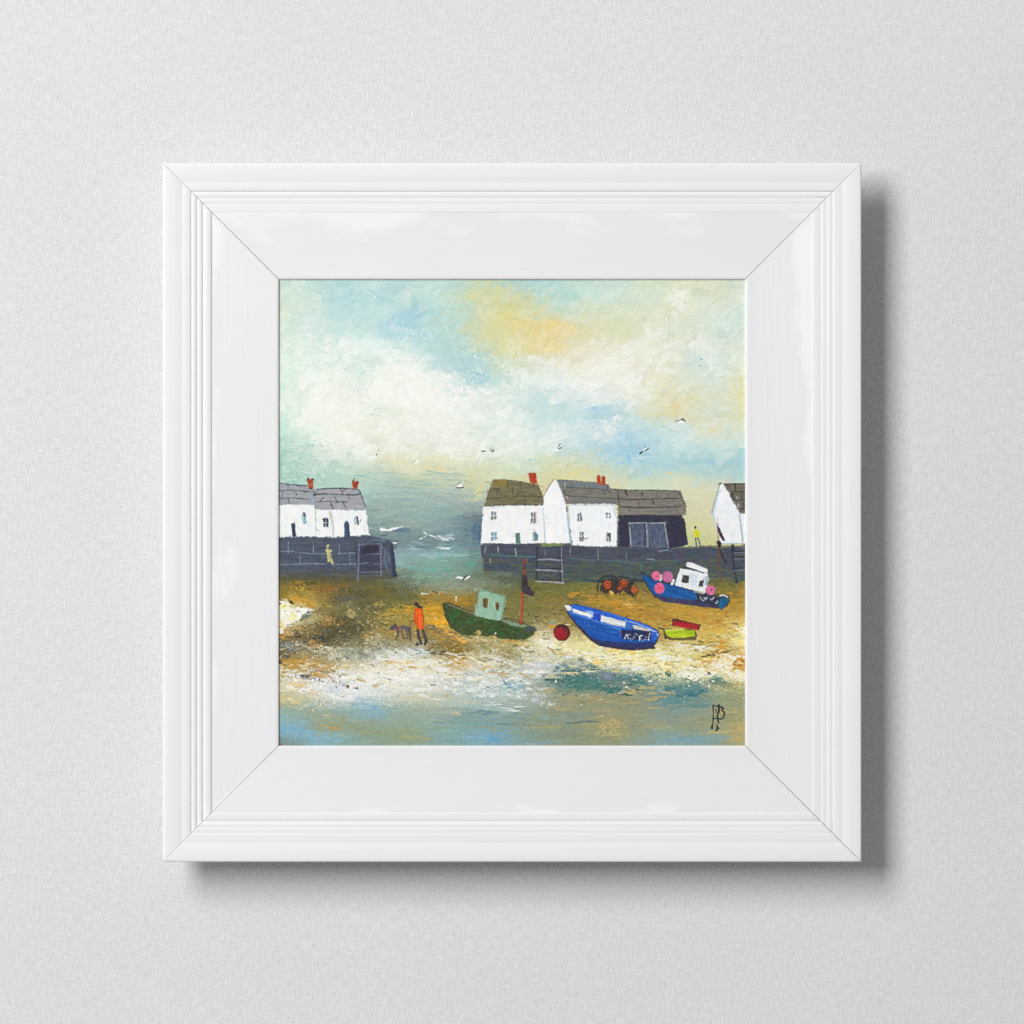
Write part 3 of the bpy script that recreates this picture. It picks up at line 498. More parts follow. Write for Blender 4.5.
# ripples and flecks in the water
for (x, y, rx, ry, an, c, d, k) in [
    (612, 724, 26, 8, -2, (216, 186, 112), .45, 'f'), (610, 733, 22, 5, 0, (222, 196, 130), .35, 'f'), (598, 716, 12, 3, -6, (212, 180, 110), .7, 'h'), (580, 716, 20, 3.5, -2, (118, 146, 138), .7, 'h'), (585, 722, 26, 1.6, -3, (90, 116, 118), .8, 'h'),
    (560, 709, 26, 2.5, 2, (184, 166, 114), .6, 'h'), (545, 717, 26, 2.5, 2, (140, 170, 172), .55, 'h'), (548, 727, 36, 2, 0, (184, 164, 106), .5, 'h'), (605, 710, 24, 3, 2, (180, 158, 110), .5, 'h'), (633, 726, 4, 3, 0, (128, 132, 136), .7, 'm'), (620, 702, 30, 3, 2, (176, 160, 116), .45, 'h'),
    (300, 731, 36, 5, 9, (126, 178, 206), .7, 'h'), (322, 739, 30, 4, 6, (124, 178, 208), .6, 'h'), (330, 727, 14, 3.5, 8, (186, 156, 92), .7, 'h'), (330, 716, 12, 1.5, 6, (214, 200, 140), .7, 'h'), (285, 724, 6, 2, 15, (190, 204, 196), .7, 'h'), (300, 720, 20, 4, 10, (144, 182, 196), .5, 'h'),
    (495, 738, 10, 5, 0, (94, 158, 202), .7, 'h'), (480, 738, 26, 3.5, 2, (124, 172, 192), .6, 'h'), (412, 738, 26, 3.5, 2, (170, 164, 104), .5, 'h'), (440, 744, 10, 2.5, 0, (124, 172, 196), .6, 'h'), (490, 729, 24, 3, 3, (170, 160, 108), .5, 'h'), (300, 747, 26, 2.5, 0, (124, 150, 148), .5, 'h'),
    (700, 738, 44, 4.5, -2, (128, 166, 178), .75, 'h'), (735, 738, 12, 6, 0, (196, 168, 96), .7, 'f'), (720, 732, 26, 3, -6, (206, 180, 108), .55, 'h'), (738, 728, 12, 6, 0, (206, 176, 104), .5, 'h'), (660, 726, 40, 4, 0, (170, 162, 112), .4, 'h'), (725, 712, 18, 4, -10, (196, 176, 108), .5, 'h'),
    (738, 709, 4, 3, 40, (120, 130, 112), .5, 'm'), (664, 708, 30, 3, -4, (190, 172, 116), .5, 'h'), (540, 742, 26, 2.5, 0, (120, 158, 172), .5, 'h'), (525, 743, 5, 3, 0, (110, 150, 180), .6, 'h'), (645, 744, 30, 3, 0, (136, 160, 158), .5, 'h')]:
    dry(x, y, rx, ry, an, c, d, k, sharp=.4, a=.62)
dry(281, 747, 4, 4, 0, (118, 92, 52), .9, 'm')

# thick cream and white, dragged along the waterline
for n in range(420):
    if n < 300:
        x = rnd.uniform(277, 540)
        y = rnd.gauss(676 - .012 * abs(x - 400), 11)
        if x < 380 and y < 664:
            continue
        c = rnd.choice(((242, 241, 236), (234, 236, 232), (246, 242, 228), (218, 224, 220), (228, 214, 176)))
    else:
        x = rnd.uniform(566, 745)
        y = rnd.gauss(658 + .05 * (x - 600), 5.5)
        c = rnd.choice(((250, 240, 204), (248, 232, 176), (250, 246, 228), (240, 206, 126)))
    bristle(x, y, rnd.uniform(4, 18), rnd.uniform(.9, 3.4), R(rnd.gauss(4, 11)), c, a=rnd.uniform(.5, .95), dryness=rnd.uniform(.5, 1.1), z=1.0, var=9)
for n in range(170):
    x = rnd.uniform(277, 560)
    y = rnd.gauss(674, 12)
    if n % 3 == 0:
        x, y = rnd.uniform(560, 745), rnd.gauss(660, 7)
    if x < 372 and y < 662 or 392 < x < 432 and y < 652:
        continue
    t = rnd.random()
    c = (246, 245, 240) if t < .5 else (232, 236, 236) if t < .62 else (248, 238, 200) if t < .82 else (206, 158, 74)
    bristle(x, y, rnd.uniform(10, 30), rnd.uniform(2.2, 5.2), R(rnd.gauss(3, 9)), c, a=rnd.uniform(.5, .95), dryness=rnd.uniform(.6, 1.2), z=1.1, var=10)
# crisp short strokes and flecks of loaded brush over the beach and the foam
for n in range(2600):
    x, y = rnd.uniform(277, 747), rnd.triangular(580, 706, 648)
    c = fld(x + rnd.gauss(0, 6), y + rnd.gauss(0, 3), 15)
    t = rnd.random()
    if t < .16:
        c = c * .62
    elif t < .36 and y > 640:
        c = c * .5 + np.array((122, 120, 112))
    bristle(x, y, rnd.uniform(2, 11), rnd.uniform(.6, 2.2), R(rnd.gauss(5, 20)), c, a=rnd.uniform(.4, .9), dryness=rnd.uniform(.3, .8), z=.9, var=12)
for n in range(900):
    x, y = rnd.uniform(277, 747), rnd.triangular(604, 712, 676)
    if y < 660 and x > 560:
        continue
    t = rnd.random()
    blob(x, y, rnd.uniform(.35, 1.1), rnd.uniform(.3, .7), rnd.gauss(0, 20), (240, 238, 228) if t < .6 else (70, 74, 76) if t < .8 else (206, 160, 80), a=rnd.uniform(.4, .9), soft=.6)
for n in range(420):
    x, y = rnd.uniform(277, 747), rnd.uniform(694, 749)
    bristle(x, y, rnd.uniform(6, 26), rnd.uniform(.6, 1.8), R(rnd.gauss(1 if x > 380 else 6, 5)), fld(x, y + rnd.gauss(0, 2), 8) + rnd.choice((-10, 0, 0, 12)), a=rnd.uniform(.3, .7), dryness=rnd.uniform(.3, .8), z=.6, var=8)

crisp(1.2, .35)

# ---- 6. the things that are painted ----------------------------------------
MOTIFS = []                                 # (name, label); the number in ID is the place in this list + 1


def motif(name, label):
    MOTIFS.append((name, label))
    return len(MOTIFS)


def mp(ox, oy, s):
    return lambda *pts: [(ox + u / s, oy + v / s) for u, v in pts]


BLK = (52, 58, 72)
TIL = (66, 70, 78)


def ln(z, c, w, i, *ps, **kw):
    for p in ps:
        line(z(*p), w, c, idn=i, **kw)


# left quay
z = mp(275, 470, 8.19)
LQ = motif('painted_quay', 'dark slate quay below the pair of cottages at the left')
fill(z((20, 545), (340, 545), (770, 540), (945, 572), (960, 640), (1000, 885), (700, 905), (400, 890), (20, 880)), (74, 83, 99), wob=.6, soft=.8, idn=LQ, var=7, k='h', gy=(566, 581, (86, 84, 66)))
for n in range(60):
    x, y = rnd.uniform(280, 394), rnd.uniform(540, 572)
    bristle(x, y, rnd.uniform(4, 14), rnd.uniform(1, 3), R(rnd.gauss(0, 10)), rnd.choice(((66, 75, 92), (80, 90, 106), (88, 96, 108), (62, 68, 86))), a=.5)
fill(z((940, 580), (965, 600), (1002, 880), (965, 880)), (46, 54, 78), wob=.5, soft=.6, idn=LQ)
dry(386, 560, 5, 16, -8, (96, 112, 128), .5, 'v', idn=LQ)
dry(380, 540, 11, 2.5, 8, (92, 112, 124), .6, 'h', idn=LQ)
MRT = (146, 164, 174)
ln(z, MRT, .7, LQ, ((40, 665), (150, 668), (290, 685), (420, 684)), ((470, 692), (560, 682), (660, 680)), ((40, 778), (200, 772), (300, 765), (420, 772)), ((470, 775), (600, 770), (660, 765)), a=.85, dry=.12)
ln(z, MRT, .8, LQ, ((110, 590), (108, 680)), ((316, 595), (314, 676)), ((527, 605), (529, 688)), ((205, 690), (207, 765)), ((612, 695), (618, 765)), a=.85, dry=.1)
ln(z, (112, 126, 136), .7, LQ, ((132, 800), (136, 850)), ((520, 780), (524, 842)), ((335, 800), (337, 840)), a=.5)
ln(z, (40, 46, 62), 1, LQ, ((660, 570), (664, 690), (668, 760)), a=.8)
GT = motif('painted_gate', 'dark gateway with pale lilac frame set in the left quay')
fill(z((668, 605), (870, 605), (868, 850), (676, 860)), (60, 64, 82), wob=.3, idn=GT, var=8)
blob(*z((775, 660))[0], 9, 7, 0, (44, 42, 62), a=.9, idn=GT)
blob(*z((830, 640))[0], 4, 3, 0, (40, 36, 56), a=.9, idn=GT)
LIL = (122, 122, 142)
ln(z, LIL, 1.5, GT, ((692, 605), (686, 700), (684, 800), (678, 900)), ((870, 600), (866, 700), (870, 870)), a=.9, dry=.08)
ln(z, LIL, 1.2, GT, ((672, 612), (780, 606), (872, 604)), ((690, 770), (760, 760)), ((810, 770), (868, 768)), ((700, 838), (860, 836)), ((750, 690), (868, 686)), a=.8, dry=.2)
# left cottages
C1 = motif('painted_cottage', 'white cottage cut off by the left edge of the picture')
C2 = motif('painted_cottage', 'white cottage with arched navy door, right of the pair at the left')


def whitewash(i, poly, c=(242, 244, 242), vert=True):
    fill(poly, c, wob=.7, soft=.6, idn=i, var=3, k='b', z=.5)
    xs = [p[0] for p in poly]; ys = [p[1] for p in poly]
    for n in range(int((max(xs) - min(xs)) * 1.1)):
        x, y = rnd.uniform(min(xs) + 3, max(xs) - 3), rnd.uniform(min(ys) + 5, max(ys) - 5)
        bristle(x, y, rnd.uniform(4, 10), rnd.uniform(1.5, 3.4), R(rnd.gauss(90, 20)), rnd.choice(((249, 250, 249), (240, 243, 245), (224, 232, 238), (247, 245, 241), (232, 232, 230))), a=.45, z=.45, var=2)


fill(z((20, 103), (130, 118), (262, 124), (310, 158), (318, 290), (20, 288)), (160, 163, 168), wob=.35, idn=C1, var=8, k='h')
whitewash(C1, z((20, 284), (325, 286), (338, 545), (20, 552)))

fill(z((315, 155), (440, 148), (660, 152), (704, 190), (748, 328), (330, 325), (318, 225)), (163, 164, 168), wob=.35, idn=C2, var=8, k='h')
whitewash(C2, z((336, 325), (746, 330), (758, 430), (775, 530), (560, 548), (340, 552)))
ln(z, BLK, .8, C1, ((25, 105), (130, 120), (265, 126)), ((30, 168), (120, 164), (210, 170), (290, 178)), ((30, 235), (120, 228), (200, 234), (295, 242)), a=.85, dry=.15)
ln(z, BLK, .8, C1, ((95, 112), (110, 132)), ((165, 120), (185, 130), (222, 128)), ((60, 170), (62, 215)), ((168, 178), (178, 206)), ((110, 236), (118, 272)), ((235, 180), (262, 182)), a=.8)
ln(z, (120, 150, 172), 2, C2, ((308, 165), (322, 240), (332, 310)), a=.55)
ln(z, BLK, 1.0, C2, ((350, 158), (440, 150), (560, 150), (680, 158), (704, 190)), a=.9, dry=.1)
ln(z, BLK, 1.5, C2, ((318, 205), (345, 200), (430, 196)), ((590, 202), (640, 206), (700, 196)), a=.9)
ln(z, TIL, .9, C2, ((430, 196), (590, 204)), ((336, 260), (440, 256), (590, 262)), a=.8, dry=.15)
ln(z, BLK, .9, C2, ((534, 150), (556, 196)), ((395, 225), (362, 262)), ((486, 215), (514, 268)), ((598, 205), (610, 245)), ((456, 262), (478, 322)), ((556, 262), (580, 310)), ((316, 170), (330, 212)), ((345, 165), (322, 205)), ((706, 200), (738, 300)), a=.85)
for i, xx in ((C1, 290), (C2, 656)):
    fill(z((xx - 28, 72 if xx < 400 else 92), (xx + 28, 72 if xx < 400 else 90), (xx + 20, 152), (xx - 14, 152)), (164, 66, 32), wob=.4, idn=i, var=14)
ln(z, (62, 44, 40), 1.3, C1, ((268, 68), (274, 78)), ((310, 70), (306, 80)), ((284, 150), (300, 154)))
ln(z, (84, 50, 40), 1.1, C2, ((636, 90), (648, 84)), ((676, 92), (682, 110)))
fill(z((132, 440), (164, 432), (174, 545), (142, 547)), (46, 56, 80), wob=.3, idn=C1)
fill(z((218, 378), (256, 372), (258, 440), (228, 444)), (176, 204, 206), wob=.3, idn=C1)
fill(z((228, 345), (250, 348), (252, 385), (232, 382)), (48, 72, 96), wob=.3, idn=C1)
ln(z, (60, 92, 112), .8, C1, ((246, 390), (248, 436)), a=.7)
fill(z((394, 398), (418, 388), (438, 400), (438, 466), (398, 466)), (44, 52, 76), wob=.2, idn=C2)
ln(z, (236, 240, 242), .8, C2, ((416, 390), (418, 466)), ((392, 432), (438, 428)))
ln(z, (202, 197, 192), (3.2, 1.4), C2, ((452, 350), (468, 420), (478, 470), (476, 540)), a=.9)
ln(z, (216, 206, 170), 1.8, C2, ((446, 340), (450, 352)), a=.8)
fill(z((566, 450), (578, 420), (598, 418), (608, 450), (614, 546), (568, 546)), (58, 84, 112), wob=.2, idn=C2, var=10)
fill(z((590, 420), (604, 440), (614, 546), (598, 546)), (38, 50, 78), wob=.2, idn=C2)
fill(z((648, 395), (660, 376), (680, 384), (690, 450), (650, 448)), (170, 190, 200), wob=.2, idn=C2)
fill(z((664, 376), (680, 382), (688, 450), (676, 450), (672, 400)), (44, 54, 76), wob=.2, idn=C2)
for n in range(40):                          # ragged foot of the whitewash
    x = rnd.uniform(279, 370)
    blob(x, 537 + rnd.gauss(0, .5), rnd.uniform(.6, 2.2), .6, 0, (60, 70, 88), a=.85)
FG = motif('painted_person', 'pale yellow figure climbing the left quay')
YF = (198, 192, 132)
blob(*z((433, 624))[0], 1.5, 2.1, 0, YF, a=1, soft=.4, idn=FG)
fill(z((412, 655), (425, 640), (445, 650), (462, 648), (466, 668), (452, 680), (472, 735), (484, 782), (466, 778), (452, 742), (440, 752), (428, 756), (428, 700)), YF, wob=.4, idn=FG, var=10)
ln(z, (150, 146, 100), .8, FG, ((444, 690), (450, 735)), a=.7)

# right quay
z = mp(475, 465, 10.24)
z3 = mp(560, 465, 10.24)
z4 = mp(647, 465, 10.24)
z5 = mp(520, 530, 10.24)
z6 = mp(590, 550, 10.24)
z7 = mp(647, 550, 10.24)
RQ = motif('painted_quay', 'long dark quay under the white cottages and the shed at the right')
fill([(480.5, 544), (520, 543), (560, 544), (610, 547), (669, 548.5), (690, 546.5), (747, 546), (747, 581), (690, 583), (640, 581), (560, 582), (520, 577), (484, 571), (482, 556)], (72, 76, 92), wob=.6, soft=.9, idn=RQ, var=7, k='h', gy=(556, 584, (72, 88, 82)))
for n in range(240):
    x, y = rnd.uniform(484, 746), rnd.uniform(547, 580)
    lo = y > 559
    c = rnd.choice(((66, 70, 86), (80, 82, 98), (70, 84, 92), (60, 62, 80)) if not lo else ((72, 96, 88), (84, 98, 74), (62, 82, 88), (92, 92, 74), (96, 96, 62)))
    if x > 690 and y > 552:
        c = rnd.choice(((96, 100, 72), (86, 96, 84), (108, 104, 66), (84, 88, 72)))
    bristle(x, y, rnd.uniform(6, 22), rnd.uniform(1, 3), R(rnd.gauss(0, 6)), c, a=.5)
dry(500, 566, 18, 4, 0, (56, 74, 88), .6, 'h', idn=RQ)
dry(600, 581, 46, 2.2, 0, (52, 74, 84), .6, 'h', idn=RQ)
dry(556, 582, 30, 5, 0, (98, 100, 62), .6, 'h')
dry(500, 574, 30, 4, 2, (104, 118, 100), .5, 'h')
dry(708, 578, 40, 5, 0, (104, 102, 60), .6, 'h')
dry(640, 566, 46, 5, 0, (84, 96, 80), .4, 'h', idn=RQ)
dry(552, 544.5, 18, 2.2, 0, (122, 142, 86), .85, 'h', idn=RQ)
dry(590, 547, 30, 1.6, 2, (92, 112, 84), .6, 'h', idn=RQ)
dry(715, 547, 36, 2, 0, (120, 122, 84), .5, 'h', idn=RQ)
dry(705, 553, 40, 3, 0, (56, 82, 92), .6, 'h', idn=RQ)
dry(524, 549, 8, 2, 0, (84, 54, 70), .6, 'm', idn=RQ)
blob(524.5, 562.5, 2.2, 2, 0, (112, 40, 44), a=.8, idn=RQ)
TL = (66, 146, 128)
ln(z, TL, .8, RQ, ((100, 915), (240, 926), (400, 934), (640, 940)), a=.85, dry=.12)
ln(z5, (96, 146, 142), .7, RQ, ((0, 268), (110, 272)), ((480, 290), (640, 300), (760, 318)), a=.7, dry=.2)
ln(z6, (74, 140, 130), .7, RQ, ((0, 96), (220, 108), (420, 128), (590, 124)), a=.8, dry=.2)
ln(z6, (150, 170, 166), .8, RQ, ((582, 96), (660, 98)), ((700, 20), (740, 6), (800, 2)), a=.8, dry=.1)
ln(z6, (70, 140, 112), 1.0, RQ, ((640, 108), (820, 104), (900, 110)), a=.6, dry=.3)
ln(z, (190, 204, 206), .8, RQ, ((112, 830), (98, 905)), ((236, 838), (240, 905)), ((412, 850), (424, 925)), ((156, 962), (158, 1002)), a=.85)
ln(z, (134, 118, 86), .8, RQ, ((540, 945), (535, 1005)), ((92, 950), (88, 1010)), a=.7)
ln(z5, (152, 176, 176), .8, RQ, ((796, 190), (802, 305)), ((255, 195), (258, 262)), ((515, 182), (512, 260)), a=.75)
ln(z6, (140, 164, 164), .7, RQ, ((372, 20), (376, 110)), a=.7)
ln(z6, (60, 150, 128), .9, RQ, ((520, 140), (524, 195)), a=.7)
ln(z4, (120, 150, 160), .8, RQ, ((240, 880), (280, 840), (340, 828)), ((0, 965), (70, 962)), ((130, 890), (220, 862)), a=.7)

# centre cottages
C3 = motif('painted_cottage', 'white cottage with mossy olive roof and red chimney in the middle of the picture')
C4 = motif('painted_cottage', 'white gabled cottage between the olive-roofed one and the dark shed')
C5 = motif('painted_cottage', 'white gabled cottage cut off by the right edge of the picture')
SH = motif('painted_shed', 'dark navy boat shed with grey double door')
fill(z((195, 150), (400, 153), (545, 180), (640, 200), (690, 300), (716, 385), (700, 422), (400, 425), (90, 430), (130, 310)), (118, 112, 82), wob=.45, idn=C3, var=9, k='h')
for n in range(46):
    x, y = rnd.uniform(488, 540), rnd.uniform(481, 504)
    bristle(x, y, rnd.uniform(5, 13), rnd.uniform(1, 2.4), R(rnd.gauss(3, 9)), rnd.choice(((132, 116, 70), (104, 102, 84), (126, 122, 92), (112, 98, 66), (98, 92, 78))), a=.55)
    if rnd.random() < .3:
        bristle(rnd.uniform(494, 508), rnd.uniform(480, 487), 7, 2, R(4), (150, 124, 52), a=.6)
whitewash(C3, z((85, 422), (400, 415), (692, 416), (706, 440), (716, 800), (400, 806), (60, 802), (75, 560)), (245, 245, 244))
ln(z, (70, 64, 50), .9, C3, ((112, 348), (230, 336), (330, 326)), ((400, 318), (560, 318), (690, 324)), a=.85, dry=.1)
ln(z, (60, 60, 56), .8, C3, ((185, 240), (250, 246)), ((330, 160), (332, 236)), ((464, 172), (466, 242)), ((236, 246), (230, 302)), ((384, 236), (386, 300)), ((120, 335), (185, 152)), ((640, 205), (712, 390)), ((512, 345), (510, 395)), ((600, 205), (604, 230)), a=.8)
ln(z, (76, 80, 84), 1.1, C3, ((92, 424), (260, 402), (520, 408), (704, 410)), a=.65, dry=.2)
ln(z, (170, 150, 120), .8, C3, ((195, 148), (300, 142)), a=.6)
fill(z((546, 84), (572, 76), (586, 84), (604, 78), (626, 88), (634, 185), (600, 196), (562, 172)), (176, 60, 30), wob=.35, idn=C3, var=14)
ln(z, (130, 34, 18), .8, C3, ((552, 86), (560, 110)), ((618, 88), (614, 120)), a=.6)


def panes(i, zz, u0, v0, u1, v1, c, a=.9):
    j = lambda q: q + rnd.gauss(0, 3.5)
    fill(zz((j(u0), j(v0)), (j(u1), j(v0)), (j(u1), j(v1)), (j(u0), j(v1))), c, wob=.6, soft=.6, idn=i, a=a * .92, var=18)
    for _ in range(3):
        blob(*zz((rnd.uniform(u0, u1), rnd.uniform(v0, v1)))[0], rnd.uniform(.4, .9), rnd.uniform(.5, 1.2), rnd.uniform(-20, 20), tuple(q * rnd.choice((.62, .7, 1.5)) for q in c), a=.6)
    ln(zz, (240, 242, 244), .7, i, (((u0 + u1) / 2, v0), ((u0 + u1) / 2, v1)), ((u0, (v0 + v1) / 2), (u1, (v0 + v1) / 2 - 4)), a=.85)


panes(C3, z, 166, 476, 216, 562, (104, 116, 122))
panes(C3, z, 570, 486, 624, 590, (92, 84, 92))
panes(C3, z, 166, 692, 226, 772, (98, 138, 152))
fill(z((592, 690), (622, 686), (648, 720), (646, 776), (594, 776)), (92, 120, 132), wob=.3, idn=C3, a=.9)
ln(z, (226, 234, 238), .7, C3, ((600, 700), (606, 770)), a=.8)
fill(z((412, 696), (460, 696), (464, 802), (416, 802)), (92, 122, 108), wob=.3, idn=C3, var=8)
ln(z, (196, 208, 214), .8, C3, ((160, 584), (216, 588)), ((565, 600), (628, 602)), ((380, 728), (388, 730)), ((585, 660), (630, 664)), a=.7)
ln(z, (150, 182, 204), 1.2, C3, ((700, 440), (708, 620), (716, 790)), a=.55, dry=.15)
ln(z, (206, 222, 230), 1.5, C3, ((100, 440), (140, 448), (300, 432)), a=.6)
# gable of the second
fill(z3((-36, 152), (0, 155), (380, 183), (492, 205), (532, 246), (600, 330), (605, 420), (560, 400), (100, 402), (60, 402)), (122, 120, 110), wob=.4, idn=C4, var=9, k='h')
fill(z3((-20, 158), (110, 165), (250, 180), (380, 190), (490, 210), (528, 262), (380, 240), (110, 222), (-10, 210)), (112, 122, 132), wob=.5, idn=C4, var=8, a=.85)
whitewash(C4, z((810, 140), (842, 165), (900, 300), (950, 480), (985, 800), (720, 802), (704, 440), (695, 335)), (247, 247, 247))
whitewash(C4, z3((92, 402), (380, 398), (556, 402), (582, 520), (584, 836), (300, 832), (128, 818), (100, 600)), (244, 246, 248))
ln(z, (96, 104, 96), .8, C4, ((812, 138), (750, 230), (694, 330)), a=.85)
ln(z, (140, 164, 180), 1.4, C4, ((830, 150), (890, 280), (940, 430)), a=.35)
ln(z, (150, 182, 210), 1.8, C4, ((938, 420), (956, 600), (976, 790)), a=.75, dry=.1)
ln(z, (70, 88, 104), 1.2, C4, ((936, 425), (942, 475)), a=.8)
ln(z3, (62, 62, 60), .8, C4, ((20, 224), (200, 236), (380, 244), (520, 268)), ((40, 310), (200, 326), (420, 336), (610, 346)), a=.85, dry=.12)
ln(z3, (62, 62, 60), .8, C4, ((112, 168), (116, 218)), ((248, 184), (252, 228)), ((42, 240), (48, 288)), ((484, 212), (488, 246)), ((326, 252), (320, 285)), ((440, 270), (455, 300)), ((-20, 152), (200, 164), (380, 184), (500, 206)), a=.75)
ln(z3, (104, 112, 124), 1.4, C4, ((100, 388), (280, 378), (440, 372), (560, 384)), a=.8, dry=.15)
ln(z3, (176, 190, 204), 1.2, C4, ((100, 412), (300, 410), (550, 412), (566, 520)), a=.6)
for u0, v0, u1, v1 in ((178, 486, 224, 572), (474, 492, 514, 545), (196, 684, 242, 776), (476, 694, 520, 786)):
    panes(C4, z3, u0, v0, u1, v1, (96, 102, 98), a=.85)
fill(z3((484, 505), (510, 500), (508, 530), (490, 534)), (226, 232, 234), wob=.3, idn=C4)
fill(z3((492, 696), (520, 700), (520, 784), (496, 740)), (70, 80, 80), wob=.3, idn=C4)
ln(z3, (50, 54, 52), .8, C4, ((206, 490), (222, 560)), ((226, 690), (240, 750)), ((204, 740), (208, 775)), ((250, 760), (290, 744)), a=.8)
fill(z3((376, 125), (394, 94), (414, 118), (422, 198), (380, 196)), (178, 66, 32), wob=.3, idn=C4, var=12)
fill(z3((424, 125), (450, 108), (464, 124), (462, 204), (426, 200)), (174, 64, 32), wob=.3, idn=C4, var=12)
# shed
fill(z3((536, 245), (680, 252), (1000, 256), (1190, 260), (1230, 262), (1256, 310), (1294, 420), (1290, 510), (1220, 522), (1000, 520), (600, 522), (590, 350)), (126, 121, 112), wob=.4, idn=SH, var=9, k='h')
fill(z3((600, 512), (900, 510), (1240, 512), (1276, 560), (1312, 818), (1220, 838), (1100, 858), (900, 840), (600, 836)), (46, 45, 66), wob=.4, idn=SH, var=6)
ln(z3, (50, 48, 46), 1.0, SH, ((590, 345), (700, 352), (860, 352), (1024, 346), (1210, 342)), ((620, 428), (780, 436), (940, 436), (1100, 430), (1236, 424)), a=.9, dry=.1)
ln(z3, (60, 58, 56), .9, SH, ((540, 248), (700, 256), (1000, 258), (1190, 264)), ((844, 278), (838, 312)), ((992, 292), (1004, 330)), ((800, 362), (812, 412)), ((950, 360), (958, 402)), ((708, 446), (714, 470)), ((1104, 292), (1110, 324)), ((930 + 16, 372), (962, 402)), ((1192, 460), (1194, 484)), ((1208, 264), (1240, 330), (1270, 400)), ((590, 270), (600, 340), (604, 420)), a=.8)
ln(z3, (44, 42, 44), 1.5, SH, ((670, 268), (688, 306)), a=.9)
ln(z3, (150, 145, 136), 1.2, SH, ((640, 400), (780, 420)), ((700, 330), (820, 334)), ((900, 500), (1100, 506)), a=.4, dry=.3)
dry(560 + 1100 / 10.24, 465 + 590 / 10.24, 5, 3, 30, (84, 82, 98), .5, 'h', idn=SH)
fill(z3((700, 592), (870, 588), (1078, 590), (1096, 720), (1116, 852), (900, 842), (716, 836)), (82, 92, 116), wob=.4, idn=SH, var=12, k='v')
for n in range(26):
    bristle(rnd.uniform(631, 665), rnd.uniform(526, 543), rnd.uniform(4, 10), rnd.uniform(.8, 1.8), R(rnd.gauss(90, 14)), rnd.choice(((70, 80, 106), (96, 106, 128), (112, 118, 130))), a=.5)
ln(z3, (172, 176, 174), 1.3, SH, ((700, 596), (860, 592), (1000, 596), (1076, 592)), ((706, 600), (720, 720), (726, 836)), ((884, 600), (894, 720), (900, 835)), ((1070, 600), (1092, 730), (1112, 846)), a=.85, dry=.15)
ln(z3, (40, 42, 60), 1.3, SH, ((868, 605), (870, 720), (866, 820)), ((696, 600), (700, 720), (704, 830)), a=.85)
ln(z3, (126, 130, 120), 1.2, SH, ((730, 828), (900, 830), (1090, 836)), a=.6, dry=.35)
ln(z3, (80, 90, 104), .9, SH, ((588, 530), (596, 700), (600, 830)), a=.8, dry=.2)
# right-hand cottage
fill(z4((780, 192), (1030, 188), (1030, 500), (950, 496), (868, 385)), (106, 100, 88), wob=.4, idn=C5, var=9, k='h')
whitewash(C5, z4((750, 190), (782, 196), (830, 280), (880, 380), (950, 490), (985, 802), (762, 802), (716, 660), (662, 492), (722, 270)), (242, 244, 246))
fill(z4((950, 500), (1030, 496), (1030, 804), (985, 804), (972, 640)), (228, 236, 240), wob=.4, idn=C5, var=6, k='v')
ln(z4, (90, 116, 126), 1.0, C5, ((744, 192), (722, 280), (690, 380), (662, 490)), a=.75, dry=.1)
ln(z4, (172, 200, 216), 2.2, C5, ((726, 290), (690, 440), (676, 500), (712, 640)), a=.6)
ln(z4, (116, 146, 170), 1.2, C5, ((944, 500), (962, 640), (980, 780)), a=.75, dry=.15)
ln(z4, (52, 50, 48), 1.0, C5, ((836, 268), (920, 272), (1030, 278)), ((870, 350), (940, 356), (1030, 362)), ((950, 448), (1030, 452)), ((786, 194), (880, 192), (1030, 190)), a=.9, dry=.08)
ln(z4, (46, 44, 44), 1.6, C5, ((902, 200), (904, 270)), ((868, 290), (882, 340)), a=.9)
ln(z4, (52, 50, 48), 1.0, C5, ((966, 290), (974, 350)), ((985, 385), (982, 445)), ((742, 184), (760, 188)), a=.9)
ln(z4, (170, 200, 214), 1.2, C5, ((770, 806), (880, 800), (980, 806)), a=.6)

def mottle(i, x0, x1, y0, y1, cols, n, lo=0):
    for _ in range(n):
        x, y = rnd.uniform(x0, x1), rnd.uniform(y0, y1)
        jj, ii = int((x - X0) * S), int((y - Y0) * S)
        if not (0 <= jj < W and 0 <= ii < H) or ID[ii, jj] != i or C[ii, jj].max() > 190 or C[ii, jj].max() < lo:
            continue
        bristle(x, y, rnd.uniform(2.5, 8), rnd.uniform(.8, 2.2), R(rnd.gauss(3, 12)), rnd.choice(cols), a=rnd.uniform(.25, .6), dryness=.6, z=.6)


GREYS = ((150, 152, 158), (176, 176, 178), (138, 144, 154), (166, 162, 158))
WARM = ((140, 134, 120), (112, 108, 100), (128, 120, 104), (150, 144, 132), (104, 106, 108))
mottle(C1, 279, 314, 484, 504, GREYS, 60, 120)
mottle(C2, 314, 366, 489, 509, GREYS, 80, 120)
mottle(C4, 558, 616, 481, 503, WARM, 90, 90)
mottle(SH, 614, 688, 490, 515, WARM, 120, 90)
mottle(C5, 722, 747, 484, 513, WARM, 50, 80)
mottle(SH, 619, 690, 517, 546, ((40, 40, 60), (60, 56, 78), (74, 72, 90), (36, 36, 52)), 90)
mottle(LQ, 279, 394, 540, 574, ((60, 68, 86), (92, 100, 112), (70, 80, 90), (50, 56, 74), (96, 98, 100)), 150)
mottle(RQ, 482, 746, 546, 580, ((58, 62, 80), (88, 92, 100), (66, 92, 92), (50, 52, 68), (92, 100, 88)), 280)

